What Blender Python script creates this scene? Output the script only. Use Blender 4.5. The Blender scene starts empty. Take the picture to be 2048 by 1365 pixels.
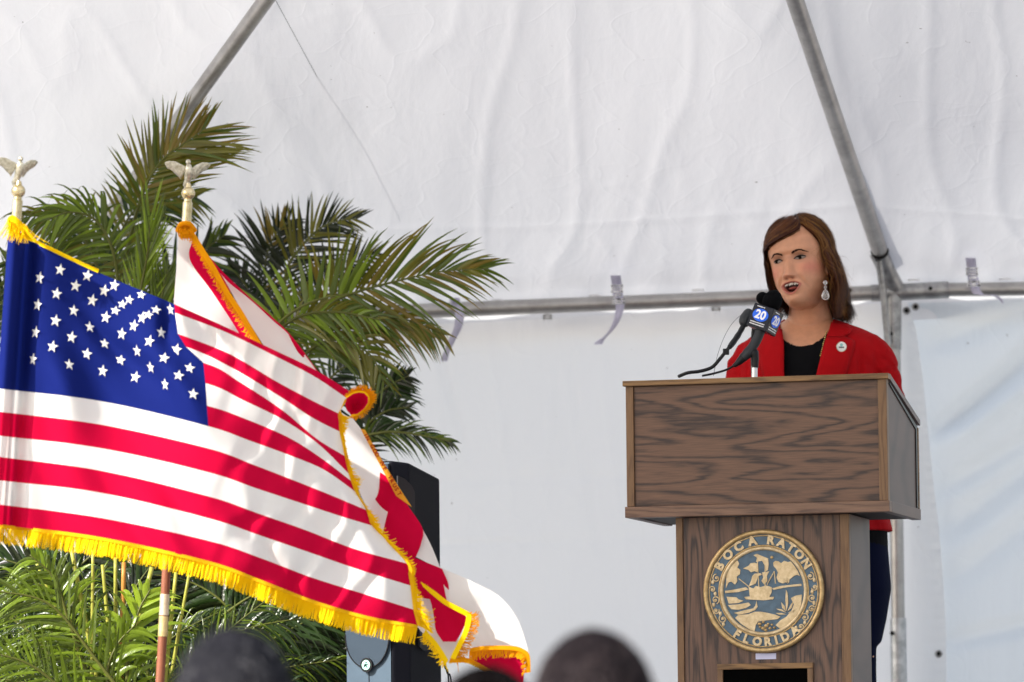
import bpy, bmesh, math, random
import numpy as np
from mathutils import Vector, Matrix, noise
random.seed(7)
R = math.radians
scene = bpy.context.scene
COL = scene.collection

# ------------------------------------------------------------------ camera
F = 11200.0                       # focal length in pixels of the 2048 px wide photograph
CAM = Vector((0, 0, 1.05))
PITCH = math.atan((1650 - 682.5) / F)
MC = (Matrix.Rotation(R(90) + PITCH, 3, 'X') @ Matrix.Rotation(R(-0.6), 3, 'Z'))
cam = bpy.data.cameras.new('camera'); co = bpy.data.objects.new('camera', cam); COL.objects.link(co)
co.location = CAM; co.rotation_euler = MC.to_euler()
cam.sensor_width = 36; cam.lens = F / 2048 * 36
cam.clip_start = 0.1; cam.clip_end = 3000
cam.dof.use_dof = True; cam.dof.focus_distance = 14.1; cam.dof.aperture_fstop = 3.5
scene.camera = co

def P(px, py, Y):
    """the point at depth Y (metres in front of the camera) seen at pixel px, py of the photograph"""
    d = MC @ Vector(((px - 1024) / F, (682.5 - py) / F, -1))
    return CAM + d * (Y / d.y)
def PP(pts, Y): return [P(p[0], p[1], p[2] if len(p) > 2 else Y) for p in pts]

# ------------------------------------------------------------------ light
SUN_A, SUN_B, SUN_C = -1.0, -0.62, 0.80            # direction towards the sun
world = bpy.data.worlds.new('World'); scene.world = world; world.use_nodes = True
nt = world.node_tree; nt.nodes.clear()
wo = nt.nodes.new('ShaderNodeOutputWorld'); bg = nt.nodes.new('ShaderNodeBackground'); sky = nt.nodes.new('ShaderNodeTexSky')
sky.sky_type = 'NISHITA'; sky.sun_disc = False
sky.sun_elevation = math.atan2(SUN_C, math.hypot(SUN_A, SUN_B)); sky.sun_rotation = math.atan2(SUN_A, SUN_B)
sky.air_density = 1.0; sky.dust_density = 3.0; sky.ozone_density = 1.0
hs = nt.nodes.new('ShaderNodeHueSaturation'); hs.inputs['Saturation'].default_value = 0.62
nt.links.new(sky.outputs[0], hs.inputs['Color']); nt.links.new(hs.outputs[0], bg.inputs[0]); nt.links.new(bg.outputs[0], wo.inputs[0])
bg.inputs[1].default_value = 0.15
sun = bpy.data.lights.new('sun', 'SUN'); so = bpy.data.objects.new('sun', sun); COL.objects.link(so)
sun.energy = 5.0; sun.angle = R(0.5); sun.color = (1.0, 0.95, 0.87)
so.rotation_euler = Vector((SUN_A, SUN_B, SUN_C)).to_track_quat('Z', 'Y').to_euler(); so.location = (-6, 4, 8)
scene.view_settings.view_transform = 'Standard'; scene.view_settings.look = 'None'
scene.view_settings.gamma = 1; scene.view_settings.exposure = 0.84
scene.cycles.use_denoising = True
scene.cycles.max_bounces = 10; scene.cycles.diffuse_bounces = 6; scene.cycles.transmission_bounces = 6
scene.cycles.sample_clamp_indirect = 6

# ------------------------------------------------------------------ materials
MATS = {}
def mat(name, col=(.5, .5, .5), rough=.5, metal=0, spec=.22, trans=0.0, var=0.0, vscale=20, bump=0.0, bscale=80, sheen=0, emit=0, attr=None, coat=0, stretch=None):
    if name in MATS: return MATS[name]
    m = bpy.data.materials.new(name); m.use_nodes = True; n = m.node_tree; N = n.nodes; L = n.links
    b = N['Principled BSDF']; out = N['Material Output']
    b.inputs['Base Color'].default_value = (*col, 1); b.inputs['Roughness'].default_value = rough
    b.inputs['Metallic'].default_value = metal; b.inputs['Specular IOR Level'].default_value = spec
    b.inputs['Coat Weight'].default_value = coat
    if sheen: b.inputs['Sheen Weight'].default_value = sheen
    if emit:
        b.inputs['Emission Color'].default_value = (*col, 1); b.inputs['Emission Strength'].default_value = emit
    csock = None
    tc = N.new('ShaderNodeTexCoord'); mp = N.new('ShaderNodeMapping'); L.new(tc.outputs['Object'], mp.inputs[0])
    if stretch: mp.inputs['Scale'].default_value = stretch
    if attr:
        a = N.new('ShaderNodeAttribute'); a.attribute_name = attr; csock = a.outputs['Color']
    if var:
        t = N.new('ShaderNodeTexNoise'); t.inputs['Scale'].default_value = vscale; t.inputs['Detail'].default_value = 5
        L.new(mp.outputs[0], t.inputs['Vector'])
        r = N.new('ShaderNodeMapRange'); r.inputs['From Min'].default_value = .3; r.inputs['From Max'].default_value = .7
        r.inputs['To Min'].default_value = 1 - var; r.inputs['To Max'].default_value = 1 + var
        L.new(t.outputs[0], r.inputs[0])
        x = N.new('ShaderNodeVectorMath'); x.operation = 'SCALE'
        if csock: L.new(csock, x.inputs[0])
        else: x.inputs[0].default_value = col
        L.new(r.outputs[0], x.inputs['Scale']); csock = x.outputs[0]
    if csock: L.new(csock, b.inputs['Base Color'])
    bn = None
    if bump:
        t = N.new('ShaderNodeTexNoise'); t.inputs['Scale'].default_value = bscale; t.inputs['Detail'].default_value = 6
        L.new(mp.outputs[0], t.inputs['Vector'])
        bn = N.new('ShaderNodeBump'); bn.inputs['Strength'].default_value = bump; bn.inputs['Distance'].default_value = .004
        L.new(t.outputs[0], bn.inputs['Height']); L.new(bn.outputs[0], b.inputs['Normal'])
    if trans:
        tl = N.new('ShaderNodeBsdfTranslucent'); tl.inputs[0].default_value = (*col, 1)
        if csock: L.new(csock, tl.inputs[0])
        if bn: L.new(bn.outputs[0], tl.inputs['Normal'])
        mx = N.new('ShaderNodeMixShader'); mx.inputs[0].default_value = trans
        L.new(b.outputs[0], mx.inputs[1]); L.new(tl.outputs[0], mx.inputs[2]); L.new(mx.outputs[0], out.inputs[0])
    MATS[name] = m; return m

def wood(name, c1, c2, axis='x', s=1.0, amt=1.0):
    """open-grained stained oak: growth-ring contours of a stretched noise, plus fine pores"""
    if name in MATS: return MATS[name]
    m = bpy.data.materials.new(name); m.use_nodes = True; n = m.node_tree; N = n.nodes; L = n.links
    b = N['Principled BSDF']; tc = N.new('ShaderNodeTexCoord')
    def noi(sc, scale, det, rough=.5, dist=0):
        mp = N.new('ShaderNodeMapping'); mp.inputs['Scale'].default_value = sc; L.new(tc.outputs['Object'], mp.inputs[0])
        t = N.new('ShaderNodeTexNoise'); t.inputs['Scale'].default_value = scale; t.inputs['Detail'].default_value = det
        t.inputs['Roughness'].default_value = rough; t.inputs['Distortion'].default_value = dist
        L.new(mp.outputs[0], t.inputs['Vector']); return t.outputs[0]
    def mth(op, a, bb=None, c=None):
        k = N.new('ShaderNodeMath'); k.operation = op
        for i, v in enumerate((a, bb, c)):
            if v is None: continue
            if isinstance(v, (int, float)): k.inputs[i].default_value = v
            else: L.new(v, k.inputs[i])
        return k.outputs[0]
    lo = {'x': (1.25*s, 1, 10*s), 'z': (12*s, 1, 1.3*s)}[axis]; fi = {'x': (14*s, 3, 330*s), 'z': (330*s, 3, 14*s)}[axis]
    md = {'x': (9*s, 3, 75*s), 'z': (75*s, 3, 9*s)}[axis]
    big = noi(lo, 1.0, 2.0, .35); medn = noi(md, 1.0, 4); fine = noi(fi, 1.0, 3)
    g = mth('MULTIPLY', big, 62); g = mth('ADD', g, mth('MULTIPLY', medn, 4.5)); g = mth('SINE', g)
    g = mth('MULTIPLY_ADD', g, .5, .5); g = mth('POWER', g, 2.6)
    g = mth('MULTIPLY', g, mth('MULTIPLY_ADD', medn, 1.1, .25))
    f = mth('MULTIPLY', fine, .85); g = mth('ADD', mth('MULTIPLY', g, .85 * amt), mth('SUBTRACT', f, .28))
    rp = N.new('ShaderNodeValToRGB'); L.new(g, rp.inputs[0])
    rp.color_ramp.elements[0].color = (*c1, 1); rp.color_ramp.elements[0].position = 0.02
    rp.color_ramp.elements[1].color = (*c2, 1); rp.color_ramp.elements[1].position = .75
    L.new(rp.outputs[0], b.inputs['Base Color'])
    b.inputs['Roughness'].default_value = .48; b.inputs['Coat Weight'].default_value = .08; b.inputs['Coat Roughness'].default_value = .3; b.inputs['Specular IOR Level'].default_value = .3
    bn = N.new('ShaderNodeBump'); bn.inputs['Strength'].default_value = .25; bn.inputs['Distance'].default_value = .0012; bn.invert = True
    L.new(g, bn.inputs['Height']); L.new(bn.outputs[0], b.inputs['Normal'])
    MATS[name] = m; return m

def tent_mat(name, col, tr, bs=.2):
    """coated vinyl: translucent, faint sheen, fine creases and a few scuffs"""
    if name in MATS: return MATS[name]
    m = bpy.data.materials.new(name); m.use_nodes = True; n = m.node_tree; N = n.nodes; L = n.links
    b = N['Principled BSDF']; out = N['Material Output']; tc = N.new('ShaderNodeTexCoord')
    mp = N.new('ShaderNodeMapping'); L.new(tc.outputs['Object'], mp.inputs[0]); mp.inputs['Scale'].default_value = (1, .35, .35)
    t = N.new('ShaderNodeTexNoise'); t.inputs['Scale'].default_value = 8; t.inputs['Detail'].default_value = 6; t.inputs['Distortion'].default_value = .25
    L.new(mp.outputs[0], t.inputs[0])
    v = N.new('ShaderNodeTexVoronoi'); v.feature = 'DISTANCE_TO_EDGE'; v.inputs['Scale'].default_value = 3.1
    mp2 = N.new('ShaderNodeMapping'); L.new(tc.outputs['Object'], mp2.inputs[0]); mp2.inputs['Scale'].default_value = (1.5, 1.1, .8)
    ad = N.new('ShaderNodeVectorMath'); ad.operation = 'ADD'
    t3 = N.new('ShaderNodeTexNoise'); t3.inputs['Scale'].default_value = 2.5; L.new(tc.outputs['Object'], t3.inputs[0])
    L.new(mp2.outputs[0], ad.inputs[0]); L.new(t3.outputs['Color'], ad.inputs[1]); L.new(ad.outputs[0], v.inputs['Vector'])
    cr = N.new('ShaderNodeMapRange'); cr.inputs['From Max'].default_value = .035; L.new(v.outputs[0], cr.inputs[0])
    mm = N.new('ShaderNodeMath'); mm.operation = 'MULTIPLY_ADD'; L.new(cr.outputs[0], mm.inputs[0]); mm.inputs[1].default_value = .05; L.new(t.outputs[0], mm.inputs[2])
    bn = N.new('ShaderNodeBump'); bn.inputs['Strength'].default_value = bs; bn.inputs['Distance'].default_value = .02
    L.new(mm.outputs[0], bn.inputs['Height']); L.new(bn.outputs[0], b.inputs['Normal'])
    # dirt specks
    t2 = N.new('ShaderNodeTexNoise'); t2.inputs['Scale'].default_value = 60; t2.inputs['Detail'].default_value = 2; L.new(tc.outputs['Object'], t2.inputs[0])
    r = N.new('ShaderNodeValToRGB'); L.new(t2.outputs[0], r.inputs[0])
    r.color_ramp.elements[0].position = .20; r.color_ramp.elements[0].color = (col[0]*.4, col[1]*.38, col[2]*.36, 1)
    r.color_ramp.elements[1].position = .23; r.color_ramp.elements[1].color = (*col, 1)
    L.new(r.outputs[0], b.inputs['Base Color'])
    b.inputs['Roughness'].default_value = .38; b.inputs['Specular IOR Level'].default_value = .35
    tl = N.new('ShaderNodeBsdfTranslucent'); L.new(r.outputs[0], tl.inputs[0]); L.new(bn.outputs[0], tl.inputs['Normal'])
    mx = N.new('ShaderNodeMixShader'); mx.inputs[0].default_value = tr
    L.new(b.outputs[0], mx.inputs[1]); L.new(tl.outputs[0], mx.inputs[2]); L.new(mx.outputs[0], out.inputs[0])
    MATS[name] = m; return m

def metal_mat(name, c1, c2, rough=.42, metal=.85, vs=35):
    if name in MATS: return MATS[name]
    m = bpy.data.materials.new(name); m.use_nodes = True; n = m.node_tree; N = n.nodes; L = n.links
    b = N['Principled BSDF']; tc = N.new('ShaderNodeTexCoord')
    t = N.new('ShaderNodeTexNoise'); t.inputs['Scale'].default_value = vs; t.inputs['Detail'].default_value = 8; t.inputs['Roughness'].default_value = .7
    L.new(tc.outputs['Object'], t.inputs[0])
    r = N.new('ShaderNodeValToRGB'); L.new(t.outputs[0], r.inputs[0]); r.color_ramp.elements[0].position = .38; r.color_ramp.elements[1].position = .62
    r.color_ramp.elements[0].color = (*c1, 1); r.color_ramp.elements[1].color = (*c2, 1); L.new(r.outputs[0], b.inputs['Base Color'])
    b.inputs['Metallic'].default_value = metal; b.inputs['Roughness'].default_value = rough
    bn = N.new('ShaderNodeBump'); bn.inputs['Strength'].default_value = .18; bn.inputs['Distance'].default_value = .001
    L.new(t.outputs[0], bn.inputs['Height']); L.new(bn.outputs[0], b.inputs['Normal'])
    MATS[name] = m; return m

# ------------------------------------------------------------------ mesh helpers
class MB:
    def __init__(s): s.v = []; s.f = []; s.m = []
    def add(s, vs, fs, mi=0):
        o = len(s.v); s.v += [tuple(v) for v in vs]; s.f += [tuple(i + o for i in f) for f in fs]; s.m += [mi] * len(fs); return s
    def box(s, c, d, M=None, mi=0):
        x, y, z = d[0]/2, d[1]/2, d[2]/2
        vs = [Vector((a*x, b*y, e*z)) for a in (-1, 1) for b in (-1, 1) for e in (-1, 1)]
        if M is not None: vs = [M @ v for v in vs]
        vs = [v + Vector(c) for v in vs]
        return s.add(vs, [(0,1,3,2), (4,6,7,5), (0,4,5,1), (2,3,7,6), (0,2,6,4), (1,5,7,3)], mi)
    def box2(s, a, b, mi=0):
        a = Vector(a); b = Vector(b); return s.box((a + b) / 2, [abs(q) for q in (b - a)], None, mi)
    def tube(s, pts, r, n=12, cap=True, mi=0, flat=1.0, up=None):
        pts = [Vector(p) for p in pts]; k = len(pts)
        rs = r if isinstance(r, (list, tuple)) else [r] * k
        vs = []; prev = None
        for i, p in enumerate(pts):
            t = (pts[min(i+1, k-1)] - pts[max(i-1, 0)]).normalized()
            if prev is None:
                a = up if up is not None else (Vector((0, 0, 1)) if abs(t.z) < .9 else Vector((0, 1, 0)))
                u = (a - t * a.dot(t)).normalized()
            else: u = (prev - t * prev.dot(t)).normalized()
            prev = u; w = t.cross(u)
            for j in range(n):
                an = 2 * math.pi * j / n; vs.append(p + (u * math.cos(an) + w * math.sin(an) * flat) * rs[i])
        fs = [(i*n+j, i*n+(j+1) % n, (i+1)*n+(j+1) % n, (i+1)*n+j) for i in range(k-1) for j in range(n)]
        if cap: fs += [tuple(range(n))[::-1], tuple(range((k-1)*n, k*n))]
        return s.add(vs, fs, mi)
    def ball(s, c, r, n=16, m=10, mi=0, M=None):
        r = r if isinstance(r, (tuple, list)) else (r, r, r); vs = []
        for i in range(m + 1):
            th = math.pi * i / m
            for j in range(n):
                ph = 2 * math.pi * j / n
                v = Vector((r[0]*math.sin(th)*math.cos(ph), r[1]*math.sin(th)*math.sin(ph), r[2]*math.cos(th)))
                if M is not None: v = M @ v
                vs.append(v + Vector(c))
        fs = [(i*n+j, (i+1)*n+j, (i+1)*n+(j+1) % n, i*n+(j+1) % n) for i in range(m) for j in range(n)]
        return s.add(vs, fs, mi)
    def grid(s, rows, mi=0, close=False):
        n = len(rows[0]); vs = [p for r in rows for p in r]; fs = []
        for i in range(len(rows) - 1):
            for j in range(n if close else n - 1):
                j2 = (j + 1) % n; fs.append((i*n+j, i*n+j2, (i+1)*n+j2, (i+1)*n+j))
        return s.add(vs, fs, mi)
    def prism(s, poly, d, M=None, mi=0):
        """polygon (x,z) extruded along +y by d"""
        n = len(poly); vs = [Vector((p[0], 0, p[1])) for p in poly] + [Vector((p[0], d, p[1])) for p in poly]
        if M is not None: vs = [M @ v for v in vs]
        fs = [tuple(range(n)), tuple(range(2*n-1, n-1, -1))] + [(i, i+n, (i+1) % n + n, (i+1) % n) for i in range(n)]
        return s.add(vs, fs, mi)
    def build(s, name, mats, parent=None, smooth=False, bevel=0, sub=0, M=None):
        me = bpy.data.meshes.new(name); me.from_pydata(s.v, [], s.f); me.validate(clean_customdata=False)
        if not isinstance(mats, (list, tuple)): mats = [mats]
        for m in mats: me.materials.append(m)
        if len(mats) > 1 and len(me.polygons) == len(s.m): me.polygons.foreach_set('material_index', s.m)
        bm = bmesh.new(); bm.from_mesh(me)
        bmesh.ops.remove_doubles(bm, verts=bm.verts, dist=1e-6)
        bmesh.ops.recalc_face_normals(bm, faces=bm.faces)
        if bevel: bmesh.ops.bevel(bm, geom=[e for e in bm.edges if len(e.link_faces) == 2 and e.calc_face_angle(0) > .5], offset=bevel, segments=2, affect='EDGES', profile=.6, clamp_overlap=True)
        bm.to_mesh(me); bm.free()
        if smooth:
            me.polygons.foreach_set('use_smooth', [True] * len(me.polygons))
            if smooth == 'auto': me.set_sharp_from_angle(angle=R(40))
        o = bpy.data.objects.new(name, me); COL.objects.link(o)
        if parent is not None:
            o.parent = parent
            o.matrix_parent_inverse = parent.matrix_world.inverted() if not parent.get('_local') else Matrix()
        if sub:
            md = o.modifiers.new('sub', 'SUBSURF'); md.levels = sub; md.render_levels = sub
        return o

def tag(o, label=None, cat=None, group=None, kind=None):
    if label: o['label'] = label
    if cat: o['category'] = cat
    if group: o['group'] = group
    if kind: o['kind'] = kind
    return o
def thing(name, label, cat, loc=(0, 0, 0), rot=None, group=None, local=False):
    o = bpy.data.objects.new(name, None); COL.objects.link(o); o.empty_display_size = .1
    M = Matrix.Translation(Vector(loc))
    if rot is not None: M = M @ (rot.to_4x4() if isinstance(rot, Matrix) else Matrix.Rotation(rot, 4, 'Z'))
    o.matrix_basis = M; o.matrix_world = M
    if local: o['_local'] = 1
    return tag(o, label, cat, group)
def cr(pts, n):
    """Catmull-Rom resample of a list of vectors"""
    pts = [Vector(p) for p in pts]; k = len(pts); out = []
    for i in range(n):
        t = i / (n - 1) * (k - 1); a = min(int(t), k - 2); u = t - a
        p0 = pts[a-1] if a else pts[0] * 2 - pts[1]; p1 = pts[a]; p2 = pts[a+1]; p3 = pts[a+2] if a + 2 < k else pts[-1] * 2 - pts[-2]
        out.append(.5 * ((2*p1) + (p2-p0)*u + (2*p0-5*p1+4*p2-p3)*u*u + (3*p1-p0-3*p2+p3)*u**3))
    return out
def sm(a, b, x):
    t = min(1, max(0, (x - a) / (b - a))); return t*t*(3-2*t)
def nz(x, y, z=0): return noise.noise(Vector((x, y, z)))

# ------------------------------------------------------------------ the setting
STAGE_Z = 1.0
def structure(o): o['kind'] = 'structure'; return o
structure(MB().box2((-60, -40, -.3), (60, 90, 0)).build('ground', mat('concrete', (.42, .40, .37), .9, var=.15, vscale=3, bump=.3)))
stg = MB().box2((-2.6, 12.0, .9), (3.2, 16.35, STAGE_Z))
for x in (-2.4, 0, 3.0):
    for y in (12.2, 14.2, 16.1): stg.box2((x-.04, y-.04, 0), (x+.04, y+.04, .9))
structure(stg.build('stage_floor', mat('stage_grey', (.16, .16, .17), .8, var=.2, vscale=15, bump=.2)))

# ------------------------------------------------------------------ tent
WY = 16.0                         # back wall
EZ = P(1745, 586.5, WY).z      # height of the back eave beam
SL = (P(1745, 586.5, WY).z - P(900, 620, WY).z) / (P(1745, 0, WY).x - P(900, 0, WY).x)
def back_z(Y): return EZ + .02 + .5 * (WY - Y)
def hipx(Y): return -1.327 + (16 - Y) * .514
def hipr(Y): return 1.09 - (16 - Y) * .262
def roof_z(X, Y):
    z = back_z(Y)
    z -= .12 * max(0, hipx(Y) - X) * sm(0, .6, 16 - Y)
    z -= .20 * max(0, X - hipr(Y)) * sm(0, .9, 16 - Y)
    z += SL * (X - 1.03) * sm(13.5, 14.5, Y) - .004
    z = min(z, 2.98 + .30 * (Y - 10.9))  # unseen front slope, pitched low to keep the sun off the lectern
    return z
XL, XR = -1.72, 2.4
def xs_list(a, b, s0):
    out = []; x = a
    while x < b: out.append(x); x += s0
    return out + [b]
rows = []
Ys = xs_list(14.45, 16.03, .014); Ys = xs_list(10.9, 14.45, .12)[:-1] + Ys
Xs = xs_list(XL, XR, .014)
def wrk(X, s, seed, amp):
    """long irregular creases that run down the slope"""
    w = nz(X*2.6 + s*.10, s*.32, seed) * 1.0
    w2 = 1 - abs(nz(X*4.6 - s*.22, s*.5, seed+9)) * 3.2
    w3 = nz(X*12 + s*.3, s*1.5, seed+4) * .12
    # fine taut creases, only in patches
    m_ = sm(.0, .35, nz(X*1.1, s*.8, seed+20)); f = nz(X*1.3 + 7, s*.5, seed+30) * 2.5
    w4 = max(0, 1 - abs(nz(X*9 + f, s*.9 + X*.8, seed+11)) * 5)**2 * .13 * m_
    w5 = max(0, 1 - abs(nz(X*3.3 - f, s*2.4 + X*2, seed+15)) * 7)**2 * .09 * sm(.05, .3, nz(X*1.4, s*1.2, seed+40))
    return amp * (w*1.0 + max(0, w2)**4 * .34 + w3 + w4 + w5)
for Y in Ys:
    row = []
    for X in Xs:
        z = roof_z(X, Y)
        e = sm(0, .25, 16.0 - Y) if Y > 13.5 else .4
        z += wrk(X, Y*1.9, 3.1, .014) * (.25 + .75*e)
        # fabric bunches where it wraps over the beam
        z += .010 * math.exp(-((16 - Y)/.09)**2) * nz(X*9, Y*4, 2)
        z += .0028 * math.exp(-((Y - 15.62 - .01*nz(X*2, 0, 3)) / .011)**2)      # welded seam
        # hung from the two rafters: pulled tight, slack between
        z -= .018 * sm(.0, .5, abs(X - hipr(Y))) * sm(.0, .5, abs(X - hipx(Y))) * math.sin(math.pi * min(1, max(0, (16 - Y) / 1.6)))
        row.append((X, Y, z))
    rows.append(row)
vin = tent_mat('white_vinyl', (.82, .825, .85), .29, .28)
vin2 = tent_mat('white_vinyl_wall', (.89, .89, .895), .68, .40)
vin3 = tent_mat('sky_tinted_vinyl_wall', (.80, .845, .88), .64, .38)  # white vinyl with the blue of the sky light put into its colour
tent = thing('frame_tent', 'white vinyl frame tent roof on galvanised pipes above the stage', 'tent', (0, 16, 0))
rb = MB().grid(rows)
# valance that hangs outside the beams, at the back, the left and the front
def valance(pts, drop, ph):
    a = [Vector(p) for p in pts]; k = len(a)
    return [a, [p + Vector((.006*math.sin(i*.6+ph), .008*math.sin(i*.5+ph), -drop*.5)) for i, p in enumerate(a)], [p + Vector((.012*math.sin(i*.6+ph), .016*math.sin(i*.5+ph), -drop)) for i, p in enumerate(a)]]
rb.grid(valance([(X, 16.045, EZ + .005 + SL * (X - 1.03)) for X in xs_list(XL, XR, .04)], .085, 0))
rb.grid(valance([(XL, Y, roof_z(XL, Y)) for Y in xs_list(10.9, 16.03, .06)], .42, 1))  # unseen left valance, its drop made long to shade the upper flags
rb.grid(valance([(X, 10.9, 2.98) for X in xs_list(XL, XR, .06)], .20, 2))
rb.build('roof_canopy', vin, tent, smooth=True)
galv = metal_mat('galvanised_pipe', (.34, .325, .315), (.46, .445, .43), .36, .75, 14)
galvd = metal_mat('galvanised_casting', (.24, .24, .24), (.42, .415, .415), .40, .8, 30)
hole = mat('dark_hole', (.012, .012, .012), .8)
def pipe(name, a, b, r, parent, m=galv, n=24): return MB().tube([a, b], r, n).build(name, m, parent, smooth='auto')
BY = 15.93
bl = P(-60, 672, BY); bl = Vector((XL, BY, bl.z)); 
b_mid_l = P(1745, 586.5, BY); b_mid_r = P(1892, 580, BY)
zl = P(900, 620, BY); sl = (b_mid_l.z - zl.z) / (b_mid_l.x - zl.x)
pipe('eave_beam', (XL, BY, b_mid_l.z + sl*(XL - b_mid_l.x)), b_mid_l, .0215, tent)
pipe('eave_beam', b_mid_r, (XR, BY, b_mid_r.z + .003), .0200, tent)
# fitting: sleeve tee, welded stubs
fit = MB().tube([P(1742, 587, BY), P(1897, 580, BY)], .0245, 24)
fit.tube([P(1787, 583, BY), P(1786, 700, BY)], .0235, 24)
fit.tube([P(1793, 580, BY), P(1775, 545, BY-.03), P(1757, 505, BY-.09)], [.026, .025, .027], 24)
fit.tube([P(1757, 520, BY-.11), P(1767, 590, BY-.06), P(1776, 690, BY-.045)], .0135, 12, flat=.7)
fo = fit.build('corner_fitting', galvd, tent, smooth='auto')
for (x, y) in ((1861, 577), (1700, 581)):
    MB().tube([P(x, y, BY-.0262), P(x, y, BY-.0235)], .0058, 12).build('bolt_hole', hole, fo)
MB().tube([P(1782.5, 668, BY-.027), P(1782.5, 668, BY-.02)], .0052, 12).build('bolt_hole', hole, fo)
# rafters just under the canopy
def roofpt(px, py, off=.045):
    Y = 15.0
    for _ in range(30):
        p = P(px, py, Y); e = p.z - (roof_z(p.x, p.y) - off); Y -= e / .65 * .8 if False else 0
        # move along the ray until it meets the surface
        Y = Y + (roof_z(p.x, p.y) - off - p.z) / .66
    return P(px, py, Y)
ra, rb_ = roofpt(1590, 0), P(1760, 503, 15.83)
d = (ra - rb_).normalized()
pipe('rafter', rb_, ra + d * 2.0, .0235, tent)
la, lb = roofpt(532, 0), roofpt(318, 296)
d = (la - lb).normalized()
pipe('rafter', lb - d * .42, la + d * 1.9, .0215, tent)
MB().tube([rb_ - (rb_-ra).normalized()*.0, rb_ + (rb_-ra).normalized()*-.012], .0262, 24).build('collar', hole, tent)
# posts
pp = P(1786, 620, BY)
post = pipe('post', (pp.x, BY, P(1786, 1237, BY).z), (pp.x, BY, b_mid_l.z - .02), .0195, tent)
zs_ = P(1786, 1237, BY).z
s_ = MB().tube([(pp.x, BY, .0), (pp.x, BY, zs_)], .0232, 24).build('post_sleeve', metal_mat('galvanised_light', (.35, .36, .37), (.62, .63, .64), .35, .6), tent, smooth='auto')
MB().tube([P(1784, 1267, BY-.0250), P(1784, 1267, BY-.021)], .0062, 12).build('pin_hole', hole, s_)
pipe('post', (XL + .03, BY, 0), (XL + .03, BY, 2.40), .0195, tent)
pipe('post', (XR - .03, BY, 0), (XR - .03, BY, 2.45), .0195, tent)
pipe('post', (XR - .03, 10.95, 0), (XR - .03, 10.95, 2.95), .0195, tent)
pipe('post', (XL + .03, 10.95, 0), (XL + .03, 10.95, 2.95), .0195, tent)
# thin guide wire under the canopy
w = [roofpt(548, -5, .004), roofpt(640, 165, .005), roofpt(720, 300, .005), roofpt(790, 432, .004)]
MB().tube(w, .0007, 5).build('seam_cord', mat('cord_grey', (.10, .10, .11), .8), tent)
# straps with buckles
webm = mat('lilac_webbing', (.70, .68, .82), .7, trans=.25, bump=.3, bscale=300)
buck = metal_mat('buckle_steel', (.25, .25, .27), (.7, .7, .72), .25, .9)
def ribbon(line, wpx, Y0, name, m, parent, wv=(1, 0), n=24, th=.0012):
    """a flat band: centreline in pixels (x, y, depth), half width in pixels along wv"""
    c = cr([Vector((p[0], p[1], p[2] if len(p) > 2 else Y0)) for p in line], n)
    wl = wpx if isinstance(wpx, list) else [wpx] * len(line)
    ws = cr([Vector((a, 0, 0)) for a in wl], n)
    r1, r2 = [], []
    for i, p in enumerate(c):
        h = ws[i].x; ang = 0
        r1.append(P(p.x - wv[0]*h, p.y - wv[1]*h, p.z)); r2.append(P(p.x + wv[0]*h, p.y + wv[1]*h, p.z))
    b = MB().grid([r1, r2]); o = b.build(name, m, parent, smooth=True)
    md = o.modifiers.new('thick', 'SOLIDIFY'); md.thickness = th; return o
def strap(cx, ty, by, tail, tw, label, full=True):
    ty3 = 15.86
    st = ribbon([(cx, ty, 15.80), (cx+3, (ty+by)/2, 15.85), (cx+5, by, 15.88)], 10, 0, 'strap', webm, tent)
    if full:
        # two-bar buckle and hook
        b = MB(); a = P(cx+3, ty+26, 15.83); M = MC.copy(); s = 1/702
        for (dx, dy, w_, h_) in ((0, -5, 24, 4), (0, 7, 24, 4), (-10, 1, 4, 14), (10, 1, 4, 14), (0, 1, 20, 3)):
            b.box(a + Vector((dx*s, 0, -dy*s)), (w_*s, .004, h_*s))
        for (dx, dy, w_, h_) in ((2, 14, 14, 5), (3, 22, 22, 4), (3, 30, 26, 4), (-7, 26, 4, 10), (13, 26, 4, 10), (3, 25, 9, 9)):
            b.box(a + Vector((dx*s, -.003, -dy*s)), (w_*s, .005, h_*s))
        b.build('buckle', buck, st, bevel=.0004)
    ribbon(tail, tw, 15.87, 'tail', webm, st)
strap(1231, 551, 592, [(1237, 590, 15.87), (1240, 612, 15.86), (1236, 634, 15.85), (1226, 655, 15.86), (1212, 672, 15.87), (1202, 681, 15.88), (1196, 689, 15.88)], [9, 9, 7, 5, 3, 6, 9], 'a')
strap(1941, 516, 565, [(1947, 556, 15.86), (1950, 575, 15.85), (1956, 588, 15.85), (1968, 590, 15.85), (1984, 590, 15.86), (1998, 596, 15.87), (2006, 606, 15.88)], [10, 9, 10, 7, 5, 4, 2], 'b')
strap(908, 596, 612, [(912, 604, 15.85), (919, 628, 15.84), (916, 655, 15.84), (904, 680, 15.86), (893, 705, 15.88), (888, 722, 15.9)], [8, 9, 8, 7, 6, 7], 'c', full=False)
# little fold tabs over the beam
for (x, y) in ((1190, 592), (1396, 581), (995, 601), (1828, 561), (2010, 559)):
    ribbon([(x-12, y, 15.895), (x, y-1, 15.89), (x+12, y, 15.895)], 1.8, 0, 'webbing_tab', mat('white_webbing', (.8, .8, .82), .7), tent, wv=(0, 1), n=6)

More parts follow.
